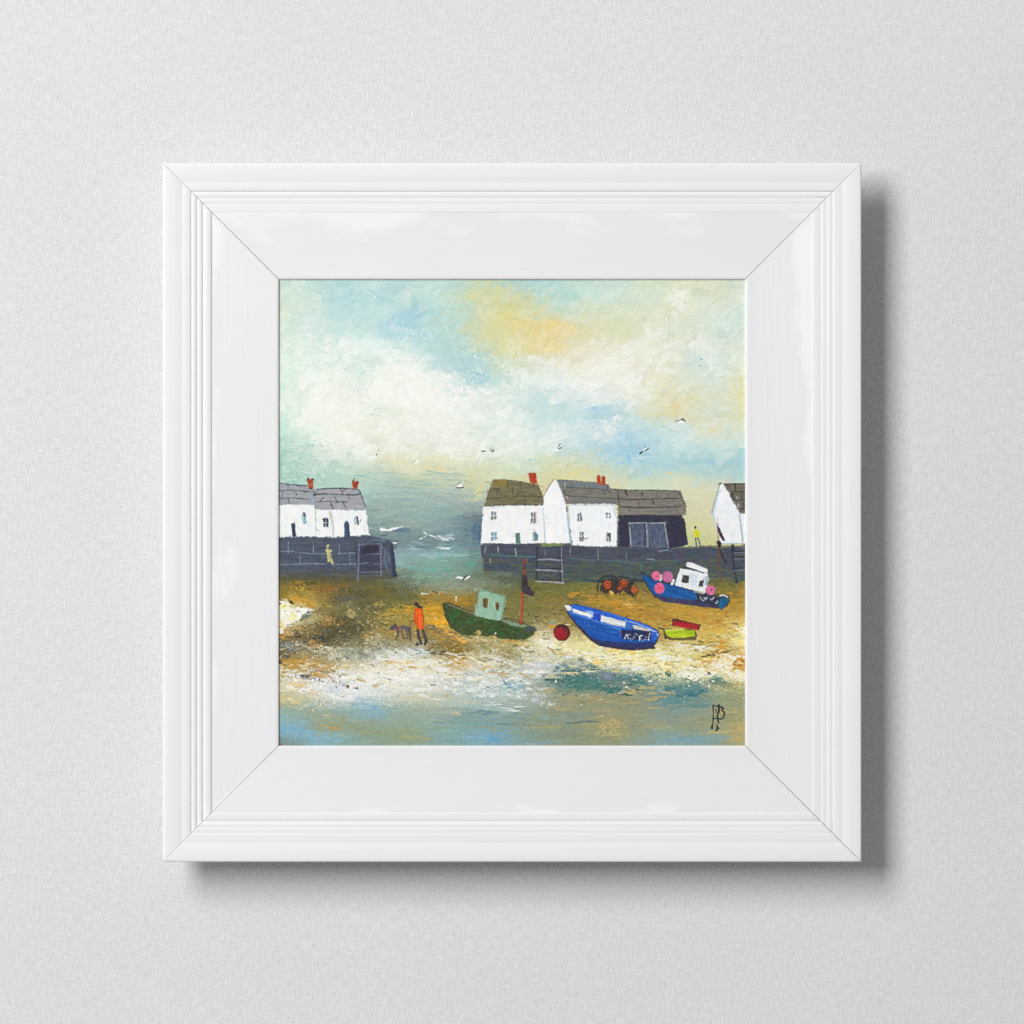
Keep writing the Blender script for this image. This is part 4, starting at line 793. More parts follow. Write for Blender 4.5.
# yellow figure on the quay
PY = motif('painted_person', 'small figure in a yellow top standing on the quay by the shed')
blob(*z4((495, 642))[0], 1.5, 1.9, 0, (62, 54, 44), a=1, soft=.4, idn=PY)
fill(z4((480, 676), (500, 662), (532, 672), (540, 690), (528, 748), (492, 748)), (222, 216, 24), wob=.25, idn=PY, var=12)
ln(z4, (84, 98, 104), 1.5, PY, ((498, 748), (502, 790), (506, 836)), ((522, 748), (534, 780), (541, 814)), a=.95)
ln(z4, (176, 170, 20), .8, PY, ((512, 690), (514, 742)), a=.6)

# ladders
LD = motif('painted_ladder', 'wooden ladder down the quay below the olive-roofed cottage')
DK = (36, 36, 56)
fill(z5((172, 180), (425, 180), (432, 525), (160, 525)), (66, 74, 80), wob=.4, idn=LD, a=.35, var=6)
ln(z5, DK, 1.3, LD, ((178, 170), (174, 300), (168, 420), (164, 520)), ((410, 180), (410, 300), (416, 420), (412, 520)), a=.8, dry=.12)
ln(z5, (146, 146, 160), 1.2, LD, ((425, 180), (424, 280), (432, 400), (440, 550)), a=.75, dry=.22)
ln(z5, (104, 100, 136), 1.3, LD, ((190, 208), (280, 210), (400, 206)), a=.7, dry=.35)
ln(z5, (164, 160, 174), 1.6, LD, ((190, 304), (300, 300), (424, 312)), ((164, 408), (280, 412), (432, 422)), ((166, 524), (300, 530), (444, 544)), a=.85, dry=.14)
ln(z5, DK, 1.1, LD, ((200, 392), (300, 392), (405, 394)), ((190, 508), (300, 514), (410, 508)), a=.8, dry=.1)
ln(z5, (130, 126, 70), 1.4, LD, ((220, 460), (340, 470)), ((220, 350), (330, 352)), a=.35, dry=.3)
LR = motif('painted_ladder', 'ladder at the right edge of the picture below the cut-off cottage')
fill(z4((858, 818), (890, 812), (896, 880), (870, 890)), (44, 46, 62), wob=.3, idn=LR)
ln(z7, (42, 44, 62), 1.6, LR, ((872, 0), (884, 120), (902, 220), (918, 340)), a=.9)
ln(z7, (60, 60, 74), 1.0, LR, ((866, 20), (876, 200), (882, 250)), a=.7)
ln(z7, (44, 46, 60), 1.4, LR, ((890, 70), (1020, 66)), ((880, 190), (1020, 180)), ((890, 15), (1020, 10)), ((905, 322), (940, 326)), a=.9)
ln(z7, (118, 122, 136), 1.2, LR, ((895, 92), (1020, 88)), ((890, 212), (1020, 206)), ((890, 30), (1020, 28)), a=.75, dry=.1)

# right flagpole
F2 = motif('painted_flagpole', 'thin pole with two dark pennants in front of the right cottage')
ln(z4, (204, 150, 140), 1.2, F2, ((722, 540), (722, 620)), a=.45)
ln(z4, (150, 84, 84), 1.0, F2, ((718, 600), (724, 700), (732, 800)), a=.6)
fill(z4((718, 618), (730, 622), (770, 700), (800, 776), (776, 778), (740, 720), (722, 670)), (58, 40, 58), wob=.25, idn=F2)
fill(z4((708, 785), (736, 770), (762, 800), (756, 850), (730, 850)), (46, 36, 46), wob=.3, idn=F2)
fill(z4((736, 870), (770, 876), (790, 950), (830, 1018), (800, 1000), (752, 940)), (58, 44, 56), wob=.4, idn=F2, a=.85)
ln(z7, (46, 40, 52), .8, F2, ((780, 60), (820, 160)), a=.6)
ln(z4, (116, 58, 46), 1.3, F2, ((734, 850), (738, 940), (740, 1020)), a=.8, dry=.12)
ln(z7, (122, 68, 46), 1.2, F2, ((736, 10), (742, 120), (752, 240), (756, 330)), a=.7, dry=.25)

# ---- boats -----------------------------------------------------------------
# green boat
z = mp(435, 560, 8.533)
GB = motif('painted_boat', 'dark green fishing boat with mint wheelhouse aground by the water')
ML = motif('painted_mast', 'rust red mast with a dark pennant on the green boat')
fill(z((62, 372), (110, 362), (200, 398), (340, 458), (560, 515), (720, 545), (870, 574), (840, 640), (750, 692), (600, 674), (400, 646), (230, 640), (130, 575), (88, 480)), (60, 78, 38), wob=.6, soft=.6, idn=GB, var=9)
for n in range(120):
    t = rnd.random()
    x, y = z((90 + t * 720, 420 + t * 165 + rnd.uniform(-30, 75)))[0]
    bristle(x, y, rnd.uniform(3, 11), rnd.uniform(.8, 2.4), R(rnd.gauss(16, 14)), rnd.choice(((36, 96, 38), (44, 70, 34), (88, 76, 38), (72, 92, 44), (40, 52, 34), (52, 110, 48))), a=.6)
blob(*z((150, 480))[0], 3, 6, 20, (34, 104, 44), a=.7, idn=GB)
blob(*z((560, 620))[0], 8, 3, 10, (36, 92, 40), a=.6, idn=GB)
blob(*z((480, 600))[0], 9, 2.5, 12, (40, 86, 44), a=.6, idn=GB)
ln(z, (40, 44, 30), 1.0, GB, ((64, 372), (90, 480), (132, 575)), ((66, 370), (112, 362)), ((110, 364), (200, 396)), a=.8)
ln(z, (150, 138, 108), 1.4, GB, ((112, 376), (200, 412), (340, 466)), a=.75, dry=.2)
for u, v in ((212, 402), (240, 410), (268, 420), (290, 436), (180, 396)):
    blob(*z((u, v))[0], 1.3, 1.2, 0, (74, 56, 44), a=.9, idn=GB)
fill(z((556, 508), (640, 520), (730, 548), (790, 560), (740, 575), (620, 550)), (142, 164, 146), wob=.4, idn=GB, var=8, a=.85)
ln(z, (52, 56, 42), 1.0, GB, ((590, 492), (680, 510), (770, 545)), a=.8, dry=.1)
fill(z((770, 575), (800, 562), (850, 570), (880, 600), (830, 618), (770, 610)), (74, 78, 86), wob=.5, idn=GB, a=.9)
blob(*z((740, 640))[0], 5, 3, 10, (62, 70, 62), a=.7, idn=GB)
fill(z((376, 252), (430, 256), (604, 308), (590, 400), (575, 500), (548, 518), (345, 482), (356, 400), (366, 330)), (148, 186, 158), wob=.4, idn=GB, var=7)
for n in range(26):
    bristle(*z((rnd.uniform(370, 570), rnd.uniform(300, 490)))[0], rnd.uniform(3, 8), rnd.uniform(.8, 2), R(rnd.uniform(0, 180)), rnd.choice(((160, 196, 168), (136, 176, 150), (150, 190, 172))), a=.5)
ln(z, (104, 146, 122), 1.2, GB, ((384, 266), (440, 262), (600, 316)), ((596, 320), (580, 420), (566, 505)), ((376, 262), (362, 340)), a=.8)
ln(z, (158, 196, 196), 1.4, GB, ((346, 380), (345, 470)), ((550, 410), (545, 512)), a=.7)
for c4 in (((408, 332), (434, 322), (462, 332), (448, 412), (410, 406)), ((514, 364), (548, 362), (546, 432), (516, 426))):
    fill(z(*c4), (112, 92, 46), wob=.3, idn=GB, var=12)
    ln(z, (66, 54, 34), 1.2, GB, ((c4[0][0] + 16, c4[0][1] + 8), (c4[-1][0] + 16, c4[-1][1] - 8)), a=.8)
ln(z, (196, 214, 186), .9, GB, ((462, 330), (450, 415)), ((508, 365), (512, 428)), a=.8)
dry(435 + 360 / 8.533, 560 + 620 / 8.533, 7, 4, 0, (196, 172, 96), .8, 'm')
dry(435 + 500 / 8.533, 560 + 655 / 8.533, 8, 1.8, 8, (214, 178, 96), .7, 'm')
blob(*z((515, 628))[0], 1.2, 1.4, 40, (232, 236, 220), a=.9)
dry(435 + 640 / 8.533, 560 + 690 / 8.533, 14, 2.5, 2, (206, 160, 78), .6, 'm')
ln(z, (156, 62, 46), 2.4, ML, ((764, 0), (768, 40)), ((764, 75), (762, 130)), a=.95)
ln(z, (70, 56, 60), 2.4, ML, ((766, 40), (766, 76)), a=.9)
fill(z((742, 128), (786, 128), (792, 210), (824, 256), (850, 288), (838, 316), (790, 296), (748, 284), (735, 230)), (60, 46, 56), wob=.35, idn=ML, var=7)
ln(z, (150, 152, 144), 1.2, ML, ((770, 300), (835, 318)), a=.6, dry=.25)
ln(z, (166, 64, 38), 2.5, ML, ((748, 288), (742, 400), (732, 545)), a=.97)
ln(z, (226, 120, 60), .7, ML, ((738, 330), (730, 520)), a=.5)
for n in range(60):                         # sand dragged up over the foot of the hull
    t = rnd.random()
    x, y = 452 + t * 84, 634 + 9 * math.sin(t * 2.6) + rnd.gauss(0, 1.6)
    bristle(x, y, rnd.uniform(2, 7), rnd.uniform(.7, 1.8), R(rnd.gauss(6, 14)), rnd.choice(((200, 168, 92), (224, 206, 160), (150, 130, 70), (96, 92, 48), (70, 84, 44))), a=rnd.uniform(.4, .85), dryness=.7, z=.8)
# gull by the green boat and a speck
# red buoy
RB = motif('painted_buoy', 'round dark red buoy between the green and the blue boat')
blob(561.7, 632.6, 8.6, 8.8, 0, (74, 26, 30), a=1, soft=.12, wob=.08, idn=RB)
blob(561.2, 633.2, 7.6, 7.7, 0, (146, 22, 28), a=1, soft=.2, wob=.08, idn=RB, var=9)
blob(558.5, 634.5, 4.5, 5.2, 0, (170, 26, 30), a=.7, idn=RB)
blob(564.5, 627.5, 4, 2, 20, (60, 30, 34), a=.6, idn=RB)
# blue rowing boat
z = mp(560, 595, 9.752)
BB = motif('painted_boat', 'bright blue open rowing boat with white inside on the sand')
hull = ((42, 98), (110, 92), (160, 88), (400, 146), (650, 222), (850, 288), (955, 345), (975, 390), (950, 450), (920, 498), (928, 522), (720, 542), (560, 524), (370, 494), (280, 424), (170, 314), (90, 204))
fill(z(*hull), (50, 42, 56), wob=.35, idn=BB)
fill(z((70, 150), (108, 166), (250, 212), (400, 268), (590, 332), (900, 372), (960, 372), (930, 460), (900, 492), (720, 522), (560, 500), (390, 470), (300, 410), (186, 302), (100, 200)), (18, 84, 172), wob=.3, idn=BB, var=8, k='e')
for n in range(120):
    t = rnd.random()
    u = 110 + t * 800
    v = 150 + t * 240 + rnd.uniform(10, 150) * (1 - abs(t - .45))
    x, y = z((u, v))[0]
    bristle(x, y, rnd.uniform(4, 14), rnd.uniform(.7, 1.8), R(rnd.gauss(17, 7)), rnd.choice(((10, 76, 158), (24, 100, 190), (18, 90, 176), (42, 116, 202), (16, 62, 140))), a=.55)
fill(z((290, 412), (420, 446), (560, 462), (740, 464), (915, 455), (918, 505), (720, 530), (560, 512), (380, 484)), (40, 46, 92), wob=.5, soft=.9, idn=BB, a=.9)
ln(z, (62, 46, 62), 1.3, BB, ((290, 430), (380, 490), (560, 520), (720, 536), (915, 515)), ((60, 150), (100, 215), (185, 318), (285, 424)), a=.8)
fill(z((100, 100), (160, 92), (400, 150), (650, 226), (850, 292), (950, 348), (900, 372), (590, 328), (390, 262), (110, 166)), (36, 96, 204), wob=.3, idn=BB, var=8, k='e')
fill(z((104, 132), (150, 140), (240, 165), (322, 190), (320, 226), (200, 194), (130, 168)), (236, 238, 236), wob=.4, idn=BB, var=6)
fill(z((240, 148), (290, 152), (330, 170), (320, 188), (250, 170)), (176, 206, 240), wob=.5, idn=BB, a=.8)
fill(z((400, 196), (520, 228), (642, 262), (632, 318), (500, 290), (396, 258)), (232, 232, 228), wob=.3, idn=BB, var=8, k='e')
ln(z, (190, 196, 194), .9, BB, ((450, 228), (540, 248), (620, 270)), ((430, 262), (520, 284), (630, 306)), a=.8)
fill(z((332, 182), (396, 186), (390, 262), (326, 240)), (24, 76, 200), wob=.2, idn=BB)
ln(z, (18, 44, 130), .9, BB, ((384, 188), (378, 252)), ((330, 192), (326, 236)), a=.85)
fill(z((640, 268), (708, 290), (700, 344), (640, 322)), (58, 112, 190), wob=.3, idn=BB)
fill(z((708, 292), (780, 305), (905, 345), (850, 354), (720, 330)), (206, 204, 192), wob=.3, idn=BB)
ln(z, (164, 196, 236), 1.4, BB, ((640, 250), (740, 276), (830, 306), (915, 348)), a=.8, dry=.1)
ln(z, (40, 40, 44), .9, BB, ((700, 334), (800, 350), (880, 360)), a=.8)
ln(z, (96, 156, 236), 1.1, BB, ((100, 172), (250, 216), (390, 270), (590, 334)), a=.85, dry=.1)
ln(z, (160, 190, 236), .9, BB, ((420, 160), (600, 216), (700, 250)), a=.35, dry=.3)
fill(z((44, 98), (84, 96), (112, 116), (106, 160), (70, 150)), (232, 234, 230), wob=.35, idn=BB)
fill(z((594, 340), (720, 342), (888, 366), (884, 430), (760, 442), (604, 424)), (28, 32, 66), wob=.6, soft=.8, idn=BB, a=.8)
blob(*z((610, 362))[0], 2.2, 2.2, 0, (70, 24, 60), a=.8, idn=BB)
blob(*z((850, 372))[0], 3, 1.4, 0, (84, 26, 52), a=.7, idn=BB)
fill(z((892, 364), (944, 356), (968, 388), (935, 440), (900, 430)), (42, 96, 196), wob=.4, idn=BB)
ln(z, (196, 214, 250), 1.1, BB, ((905, 352), (940, 356)), ((950, 380), (954, 396)), a=.9)
ln(z, (90, 150, 220), .9, BB, ((590, 350), (586, 410)), a=.6)
zl = mp(615, 625, 20.48)                      # the registration letters on its stern
LT = (238, 240, 240)
ln(zl, LT, .95, BB, ((196, 282), (212, 240), (232, 196), (258, 204)), a=.95)
ln(zl, LT, .8, BB, ((262, 205), (258, 262), (284, 282)), ((284, 190), (312, 206)), ((312, 268), (330, 312), (368, 282), (402, 226)), ((404, 176), (432, 182), (462, 212)), a=.7)
ln(zl, LT, .95, BB, ((500, 312), (502, 232), (552, 214)), ((504, 276), (532, 280)), a=.95)
ln(zl, LT, .8, BB, ((566, 312), (572, 318)), ((598, 294), (644, 294)), ((616, 242), (648, 240)), a=.75)
ln(zl, LT, .85, BB, ((686, 312), (690, 250), (716, 168)), ((686, 306), (700, 304)), a=.85)
# blue and white fishing boat
z = mp(635, 555, 10.24)
WB = motif('painted_boat', 'blue fishing boat with white wheelhouse and pink floats below the quay')
fill(z((56, 168), (130, 215), (200, 250), (420, 310), (620, 368), (720, 392), (862, 432), (876, 408), (945, 418), (968, 470), (940, 520), (892, 556), (850, 545), (650, 524), (300, 478), (210, 436), (130, 334)), (48, 50, 78), wob=.45, idn=WB)
fill(z((64, 184), (140, 228), (210, 266), (420, 320), (620, 384), (640, 470), (480, 456), (300, 436), (200, 408), (140, 330)), (8, 86, 156), wob=.35, idn=WB, var=9, k='e')
for n in range(46):
    t = rnd.random()
    bristle(*z((90 + t * 530, 240 + t * 150 + rnd.uniform(0, 100) * min(1, t * 3 + .1)))[0], rnd.uniform(3, 9), rnd.uniform(.8, 1.8), R(rnd.gauss(14, 8)), rnd.choice(((4, 76, 140), (14, 98, 176), (10, 86, 160), (10, 90, 150))), a=.55)
blob(*z((150, 345))[0], 3, 2.5, 30, (12, 92, 104), a=.8, idn=WB)
fill(z((200, 416), (420, 446), (640, 462), (860, 490), (850, 545), (640, 520), (300, 476)), (62, 58, 92), wob=.6, soft=.9, idn=WB, a=.9, var=10)
fill(z((620, 396), (760, 408), (866, 436), (860, 520), (640, 478)), (40, 46, 62), wob=.6, soft=.8, idn=WB, var=9, a=.85)
dry(635 + 700 / 10.24, 555 + 490 / 10.24, 8, 2.6, 8, (40, 66, 104), .6, 'm', idn=WB)
fill(z((876, 440), (955, 436), (962, 470), (890, 556), (850, 524)), (10, 98, 134), wob=.4, idn=WB, var=12)
blob(*z((900, 500))[0], 2.6, 3, 30, (6, 92, 160), a=.8, idn=WB)
ln(z, (228, 222, 234), 1.6, WB, ((874, 416), (910, 412), (946, 430)), a=.9)
ln(z, (58, 48, 52), 1.2, WB, ((952, 412), (972, 462), (940, 520)), a=.8)
ln(z, (40, 40, 56), 1.0, WB, ((58, 168), (130, 214), (200, 250), (300, 280)), ((60, 180), (130, 332), (210, 436)), a=.75, dry=.1)
fill(z((410, 306), (620, 366), (860, 430), (860, 396), (720, 384), (560, 340)), (70, 66, 48), wob=.5, idn=WB, a=.8)
fill(z((462, 136), (600, 160), (742, 188), (758, 240), (742, 300), (716, 392), (600, 362), (410, 312), (430, 230)), (234, 237, 238), wob=.4, idn=WB, var=7)
fill(z((742, 196), (760, 240), (740, 305), (715, 320), (716, 260)), (164, 190, 198), wob=.4, idn=WB)
fill(z((560, 190), (640, 205), (630, 320), (560, 310)), (204, 220, 230), wob=.5, idn=WB, a=.7)
fill(z((532, 68), (610, 84), (720, 130), (748, 150), (742, 178), (700, 178), (610, 146), (522, 112)), (240, 240, 238), wob=.35, idn=WB)
ln(z, (54, 58, 68), 1.2, WB, ((492, 122), (560, 136), (640, 162), (702, 184)), a=.9)
ln(z, (78, 84, 88), .9, WB, ((500, 100), (520, 72), (560, 70)), ((455, 140), (424, 232), (404, 300)), ((610, 88), (730, 136)), a=.6)
fill(z((486, 206), (553, 206), (550, 290), (474, 282)), (60, 64, 64), wob=.3, idn=WB, var=10)
fill(z((666, 262), (706, 254), (696, 322), (648, 322)), (58, 62, 66), wob=.35, idn=WB, var=10)
ln(z, (90, 100, 106), .9, WB, ((706, 230), (700, 300)), a=.6)
ln(z, (222, 228, 228), 1.8, WB, ((262, 206), (268, 240), (256, 262)), a=.95)
ln(z, (232, 236, 236), 2.6, WB, ((394, 262), (378, 298)), a=.95)
fill(z((590, 358), (720, 380), (700, 400), (600, 380)), (206, 202, 198), wob=.5, idn=WB, a=.7)
PB = [motif('painted_float', l) for l in ('pink float hung over the bow of the blue fishing boat, highest of the pair',
                                          'mauve pink float beside the white wheelhouse', 'bright pink float lowest on the blue hull', 'pink float with a dark centre behind the wheelhouse')]
for i, (u, v, r, c) in zip(PB, ((217, 212, 4.3, (226, 106, 148)), (335, 220, 5.0, (198, 106, 152)), (250, 340, 5.3, (236, 96, 134)), (772, 356, 4.6, (214, 108, 150)))):
    x, y = z((u, v))[0]
    r *= 1.14
    blob(x, y, r, r * 1.02, 0, c, a=1, soft=.2, wob=.1, idn=i, var=12)
    dry(x, y, r * .8, r * .8, 0, tuple(min(255, q + 22) for q in c), .4, 'm', idn=i)
    dry(x + 1, y + 1, r * .7, r * .7, 0, tuple(int(q * .8) for q in c), .3, 'm', idn=i)
blob(*z((782, 352))[0], 1.6, 1.2, 0, (110, 56, 90), a=.9, idn=PB[3])
fill(z((800, 330), (850, 372), (800, 398), (815, 360)), (150, 110, 120), wob=.5, a=.7)
zl = mp(690, 590, 22.76)                      # its registration letters
LT = (226, 232, 240)
ln(zl, LT, .85, WB, ((236, 150), (242, 202)), ((268, 216), (296, 240), (326, 236), (338, 196), (318, 178)), ((346, 190), (366, 184), (392, 166)), ((370, 190), (374, 214)), a=.9)
ln(zl, LT, .85, WB, ((458, 196), (476, 226), (500, 204), (512, 210), (540, 166)), ((624, 250), (616, 292), (576, 300)), a=.9)
ln(zl, (120, 170, 190), .7, WB, ((152, 150), (148, 204)), ((470, 252), (520, 262)), a=.6)
# crab pots
z = z6
CP = motif('painted_crab_pot', 'dark crab pots with rust orange floats in a heap by the bow of the blue fishing boat')
dry(590 + 280 / 10.24, 550 + 360 / 10.24, 24, 10, 6, (56, 44, 42), 1.0, 'm', idn=CP)
dry(608, 590, 14, 7, 4, (66, 44, 34), .9, 'f', idn=CP)
dry(632, 592, 9, 7, 20, (70, 52, 36), .8, 'f', idn=CP)
ln(z, (40, 38, 46), 1.6, CP, ((76, 420), (84, 330), (120, 282), (180, 264), (260, 270)), ((250, 290), (310, 276), (400, 286), (430, 320)), ((270, 300), (250, 380), (270, 420)), ((420, 340), (410, 420), (440, 480)), ((120, 400), (150, 320), (220, 290)), ((440, 300), (540, 320)), a=.85, dry=.1)
ln(z, (150, 150, 140), .8, CP, ((96, 400), (104, 340)), ((120, 420), (110, 500)), ((330, 330), (300, 380)), ((490, 350), (520, 400)), a=.6, dry=.25)
ln(z, (70, 60, 50), 1.2, CP, ((340, 450), (420, 450)), ((470, 460), (465, 505)), ((540, 400), (600, 440)), a=.7, dry=.2)
for u, v, r, c in ((180, 356, 4.4, (206, 80, 32)), (346, 344, 4.4, (192, 80, 28)), (304, 390, 2.6, (150, 64, 40)), (456, 405, 3.6, (204, 96, 24))):
    x, y = z((u, v))[0]
    blob(x, y, r, r * 1.05, 0, (104, 50, 30), a=1, soft=.3, wob=.2, idn=CP)
    line([(x + r * .72 * math.cos(t), y + r * .78 * math.sin(t)) for t in (0, .9, 1.8, 2.7, 3.6, 4.5, 5.4, 6.1)], 1.3, c, idn=CP, wob=.4)
    blob(x, y, r * .45, r * .45, 0, tuple(min(255, q + 24) for q in c), a=.95, wob=.3, idn=CP)
dry(590 + 220 / 10.24, 550 + 440 / 10.24, 5, 2.5, 20, (222, 186, 96), .8, 'm')
dry(590 + 400 / 10.24, 550 + 530 / 10.24, 9, 2, 25, (220, 176, 80), .7, 'm')
# crates
z = z7
RC = motif('painted_crate', 'red crate behind the lime green one')
GC = motif('painted_crate', 'lime green crate on the sand by the stern of the blue rowing boat')
fill(z((252, 706), (300, 704), (550, 764), (534, 820), (262, 776)), (70, 40, 30), wob=.4, idn=RC)
fill(z((264, 724), (400, 742), (536, 776), (520, 814), (400, 800), (270, 772)), (172, 18, 30), wob=.35, idn=RC, var=10)
ln(z, (196, 60, 60), .9, RC, ((300, 770), (420, 796)), a=.5)
fill(z((166, 806), (490, 816), (512, 880), (500, 924), (270, 925), (190, 912)), (96, 78, 46), wob=.6, idn=GC, a=.9)
fill(z((178, 818), (300, 812), (482, 826), (490, 880), (380, 896), (262, 900), (204, 880)), (178, 202, 24), wob=.35, idn=GC, var=14, k='h')
ln(z, (222, 234, 120), 1.3, GC, ((190, 824), (300, 816), (380, 820)), a=.85)
ln(z, (150, 190, 30), 1.2, GC, ((210, 850), (260, 860)), ((420, 850), (480, 840)), a=.7)
ln(z, (214, 206, 60), 1.2, GC, ((250, 870), (330, 866)), ((350, 884), (440, 876)), a=.7)
ln(z, (60, 56, 44), 1.6, GC, ((172, 812), (188, 910)), ((120, 800), (170, 806)), a=.8)

# ---- people, dog, gulls ----------------------------------------------------
z = mp(370, 560, 10.24)
PO = motif('painted_person', 'figure in an orange coat walking a dog on the beach')
DG = motif('painted_dog', 'small grey dog walking ahead of the figure in orange')
ln(z, (72, 60, 54), (3.0, 2.6), PO, ((490, 706), (496, 780), (528, 856)), a=.97)
ln(z, (74, 64, 60), (2.8, 3.6), PO, ((536, 706), (566, 790), (576, 830)), a=.97)
ln(z, (52, 42, 40), 2.0, PO, ((574, 840), (562, 862)), ((474, 868), (494, 862)), a=.95)
fill(z((462, 494), (500, 484), (534, 490), (550, 590), (556, 700), (520, 712), (488, 708), (470, 660), (452, 650), (450, 560)), (234, 96, 18), wob=.25, idn=PO, var=10)
ln(z, (190, 56, 22), 1.2, PO, ((460, 510), (455, 600), (462, 660)), ((484, 590), (486, 690)), a=.75)
ln(z, (120, 78, 42), 1.0, PO, ((532, 500), (548, 600), (554, 700)), a=.8)
ln(z, (246, 110, 40), 1.2, PO, ((505, 520), (512, 640)), a=.5)
blob(*z((474, 450))[0], 2.6, 2.3, 0, (50, 36, 38), a=1, soft=.3, wob=.12, idn=PO)
ln(z, (54, 40, 36), (2.2, 2.4), PO, ((488, 460), (506, 482)), ((500, 484), (524, 486)), a=.95)
ln(z, (84, 66, 48), 1.2, PO, ((398, 622), (428, 628), (450, 624)), a=.8)
G1 = (74, 68, 74)
for u, v, ru, rv, an, c in ((356, 696, 70, 27, 0, (84, 78, 84)), (246, 690, 50, 32, -24, (70, 66, 76)), (262, 662, 20, 14, 0, (62, 54, 54)), (330, 706, 34, 26, 0, (112, 100, 98)), (396, 708, 34, 30, 20, (100, 88, 92))):
    blob(*z((u, v))[0], ru / 10.24, rv / 10.24, an, c, a=.85, soft=.5, wob=.35, idn=DG, var=14)
blob(*z((284, 706))[0], 2.6, 3.0, 0, (134, 56, 86), a=.85, wob=.3, idn=DG, var=14)
ln(z, G1, (2.4, 1.6), DG, ((290, 730), (286, 770), (264, 812)), a=.85, dry=.1)
ln(z, (96, 84, 76), (2.4, 1.8), DG, ((322, 730), (336, 770), (340, 806)), a=.7, dry=.15)
ln(z, (92, 82, 86), (3.2, 1.8), DG, ((380, 715), (386, 760), (386, 806)), a=.75, dry=.15)
ln(z, G1, (2.6, 1.6), DG, ((404, 710), (412, 760), (416, 826)), a=.8, dry=.12)
ln(z, (112, 100, 92), (1.8, 1.4), DG, ((420, 690), (418, 650), (408, 630)), a=.6, dry=.15)


def gull(label, *strokes):
    i = motif('painted_gull', label)
    for pts, w, c in strokes:
        line(pts, w, c, idn=i, soft=.3)
    return i


GW, GD, GG = (250, 251, 249), (58, 58, 62), (146, 152, 156)
zz = mp(380, 420, 8.533)
gull('gull with spread grey wings just left of the olive-roofed cottage', (zz((612, 566), (650, 556), (690, 524)), .9, GG), (zz((664, 566), (700, 556), (714, 532)), (2.4, 1.4), GW), (zz((656, 577), (684, 580), (712, 574)), 1.1, GD), (zz((714, 536), (710, 556)), .7, GG))
gull('tiny white gull over the yellow cloud', (zz((290, 352), (296, 366), (306, 368)), (1, 1.6), GW), (zz((306, 368), (326, 348)), 1.6, GW), (zz((288, 356), (296, 354)), .7, GG))
gull('gull with dark wings upper left of the middle cottages', (zz((868, 266), (896, 266)), 1.0, GD), (zz((936, 262), (944, 240)), .8, GG), (zz((944, 268), (966, 236)), .8, GG), (zz((952, 276), (972, 256)), 1.1, GD), (zz((930, 270), (950, 280)), 1.4, GW))
zz = mp(274, 380, 8.533)
gull('white gull above the roofs at the left', (zz((664, 542), (690, 526), (718, 520)), (1, 2), GW), (zz((714, 524), (720, 494)), 1.0, GW))
gull('white gull with a black wing tip above the left cottages', (zz((818, 664), (846, 664), (870, 646)), (2.2, 1.2), GW), (zz((872, 634), (878, 640)), 1.1, (40, 46, 50)), (zz((888, 590), (892, 606)), .7, GG))
zz = mp(508, 380, 8.533)
gull('gull above the gap between the middle cottages', (zz((386, 596), (430, 602), (452, 592)), 1.4, GW), (zz((412, 584), (432, 566)), .8, GG), (zz((436, 562), (446, 546)), .9, GD), (zz((436, 590), (456, 574)), 1.3, (96, 100, 108)))
zz = mp(626, 380, 8.533)
gull('highest gull at the right with one black wing', (zz((420, 354), (436, 346), (454, 346)), 1.2, GG), (zz((454, 366), (470, 352), (490, 364)), 1.8, GW), (zz((470, 338), (486, 338), (502, 350)), 1.2, GD), (zz((482, 330), (496, 322)), .7, GG))
gull('gull with two dark slanting wings above the shed', (zz((122, 626), (142, 612)), (2.0, 1.4), GD), (zz((142, 606), (164, 570)), .9, GG), (zz((164, 606), (190, 584)), 1.1, GD), (zz((150, 598), (172, 580)), 1.2, GW))
zz = mp(435, 560, 8.533)
gull('white gull with black wing tips low over the green boat', (zz((184, 146), (214, 148), (242, 162)), (2.0, 1.6), GW), (zz((250, 160), (296, 142)), (2.4, 1.4), GW), (zz((240, 166), (272, 132)), 1.5, (70, 66, 70)), (zz((174, 138), (186, 142)), .9, GD), (zz((280, 136), (296, 130)), .8, GG))
gull('white gull perched at the bow of the green boat', (zz((180, 318), (181, 319)), 2.0, GW), (zz((178, 326), (180, 350)), 1.4, (214, 206, 180)))

# ---- signature -------------------------------------------------------------
SG = motif('signature', 'brushed initials at the lower right of the painting')
zl = mp(700, 695, 25.6)
INK = (48, 46, 44)
ln(zl, INK, 1.25, SG, ((330, 262), (336, 340), (340, 480), (336, 600), (324, 720), (312, 800)), a=.88, dry=.06)
ln(zl, (44, 40, 30), 2.2, SG, ((310, 800), (304, 850)), a=.95)
ln(zl, INK, 1.3, SG, ((336, 264), (400, 280), (450, 288)), a=.9)
ln(zl, INK, (2.5, 1.8), SG, ((480, 262), (488, 340), (474, 440), (440, 530)), a=.95)
ln(zl, INK, 1.6, SG, ((440, 530), (452, 620), (474, 710)), a=.95)
ln(zl, (52, 44, 32), (1.4, 2.2), SG, ((424, 760), (444, 820), (470, 850)), ((440, 810), (422, 905)), a=.9)
ln(zl, (50, 48, 36), (1.4, 2.4), SG, ((500, 300), (560, 310), (584, 350)), a=.95)
ln(zl, (52, 48, 34), 1.7, SG, ((584, 350), (560, 390), (580, 420), (628, 440), (616, 530), (574, 600)), a=.92)
ln(zl, (46, 48, 52), 1.4, SG, ((574, 600), (520, 616), (450, 596), (390, 596), (340, 606)), a=.92)
ln(zl, (96, 70, 56), 1.1, SG, ((396, 372), (412, 360), (420, 440), (400, 450)), a=.85)
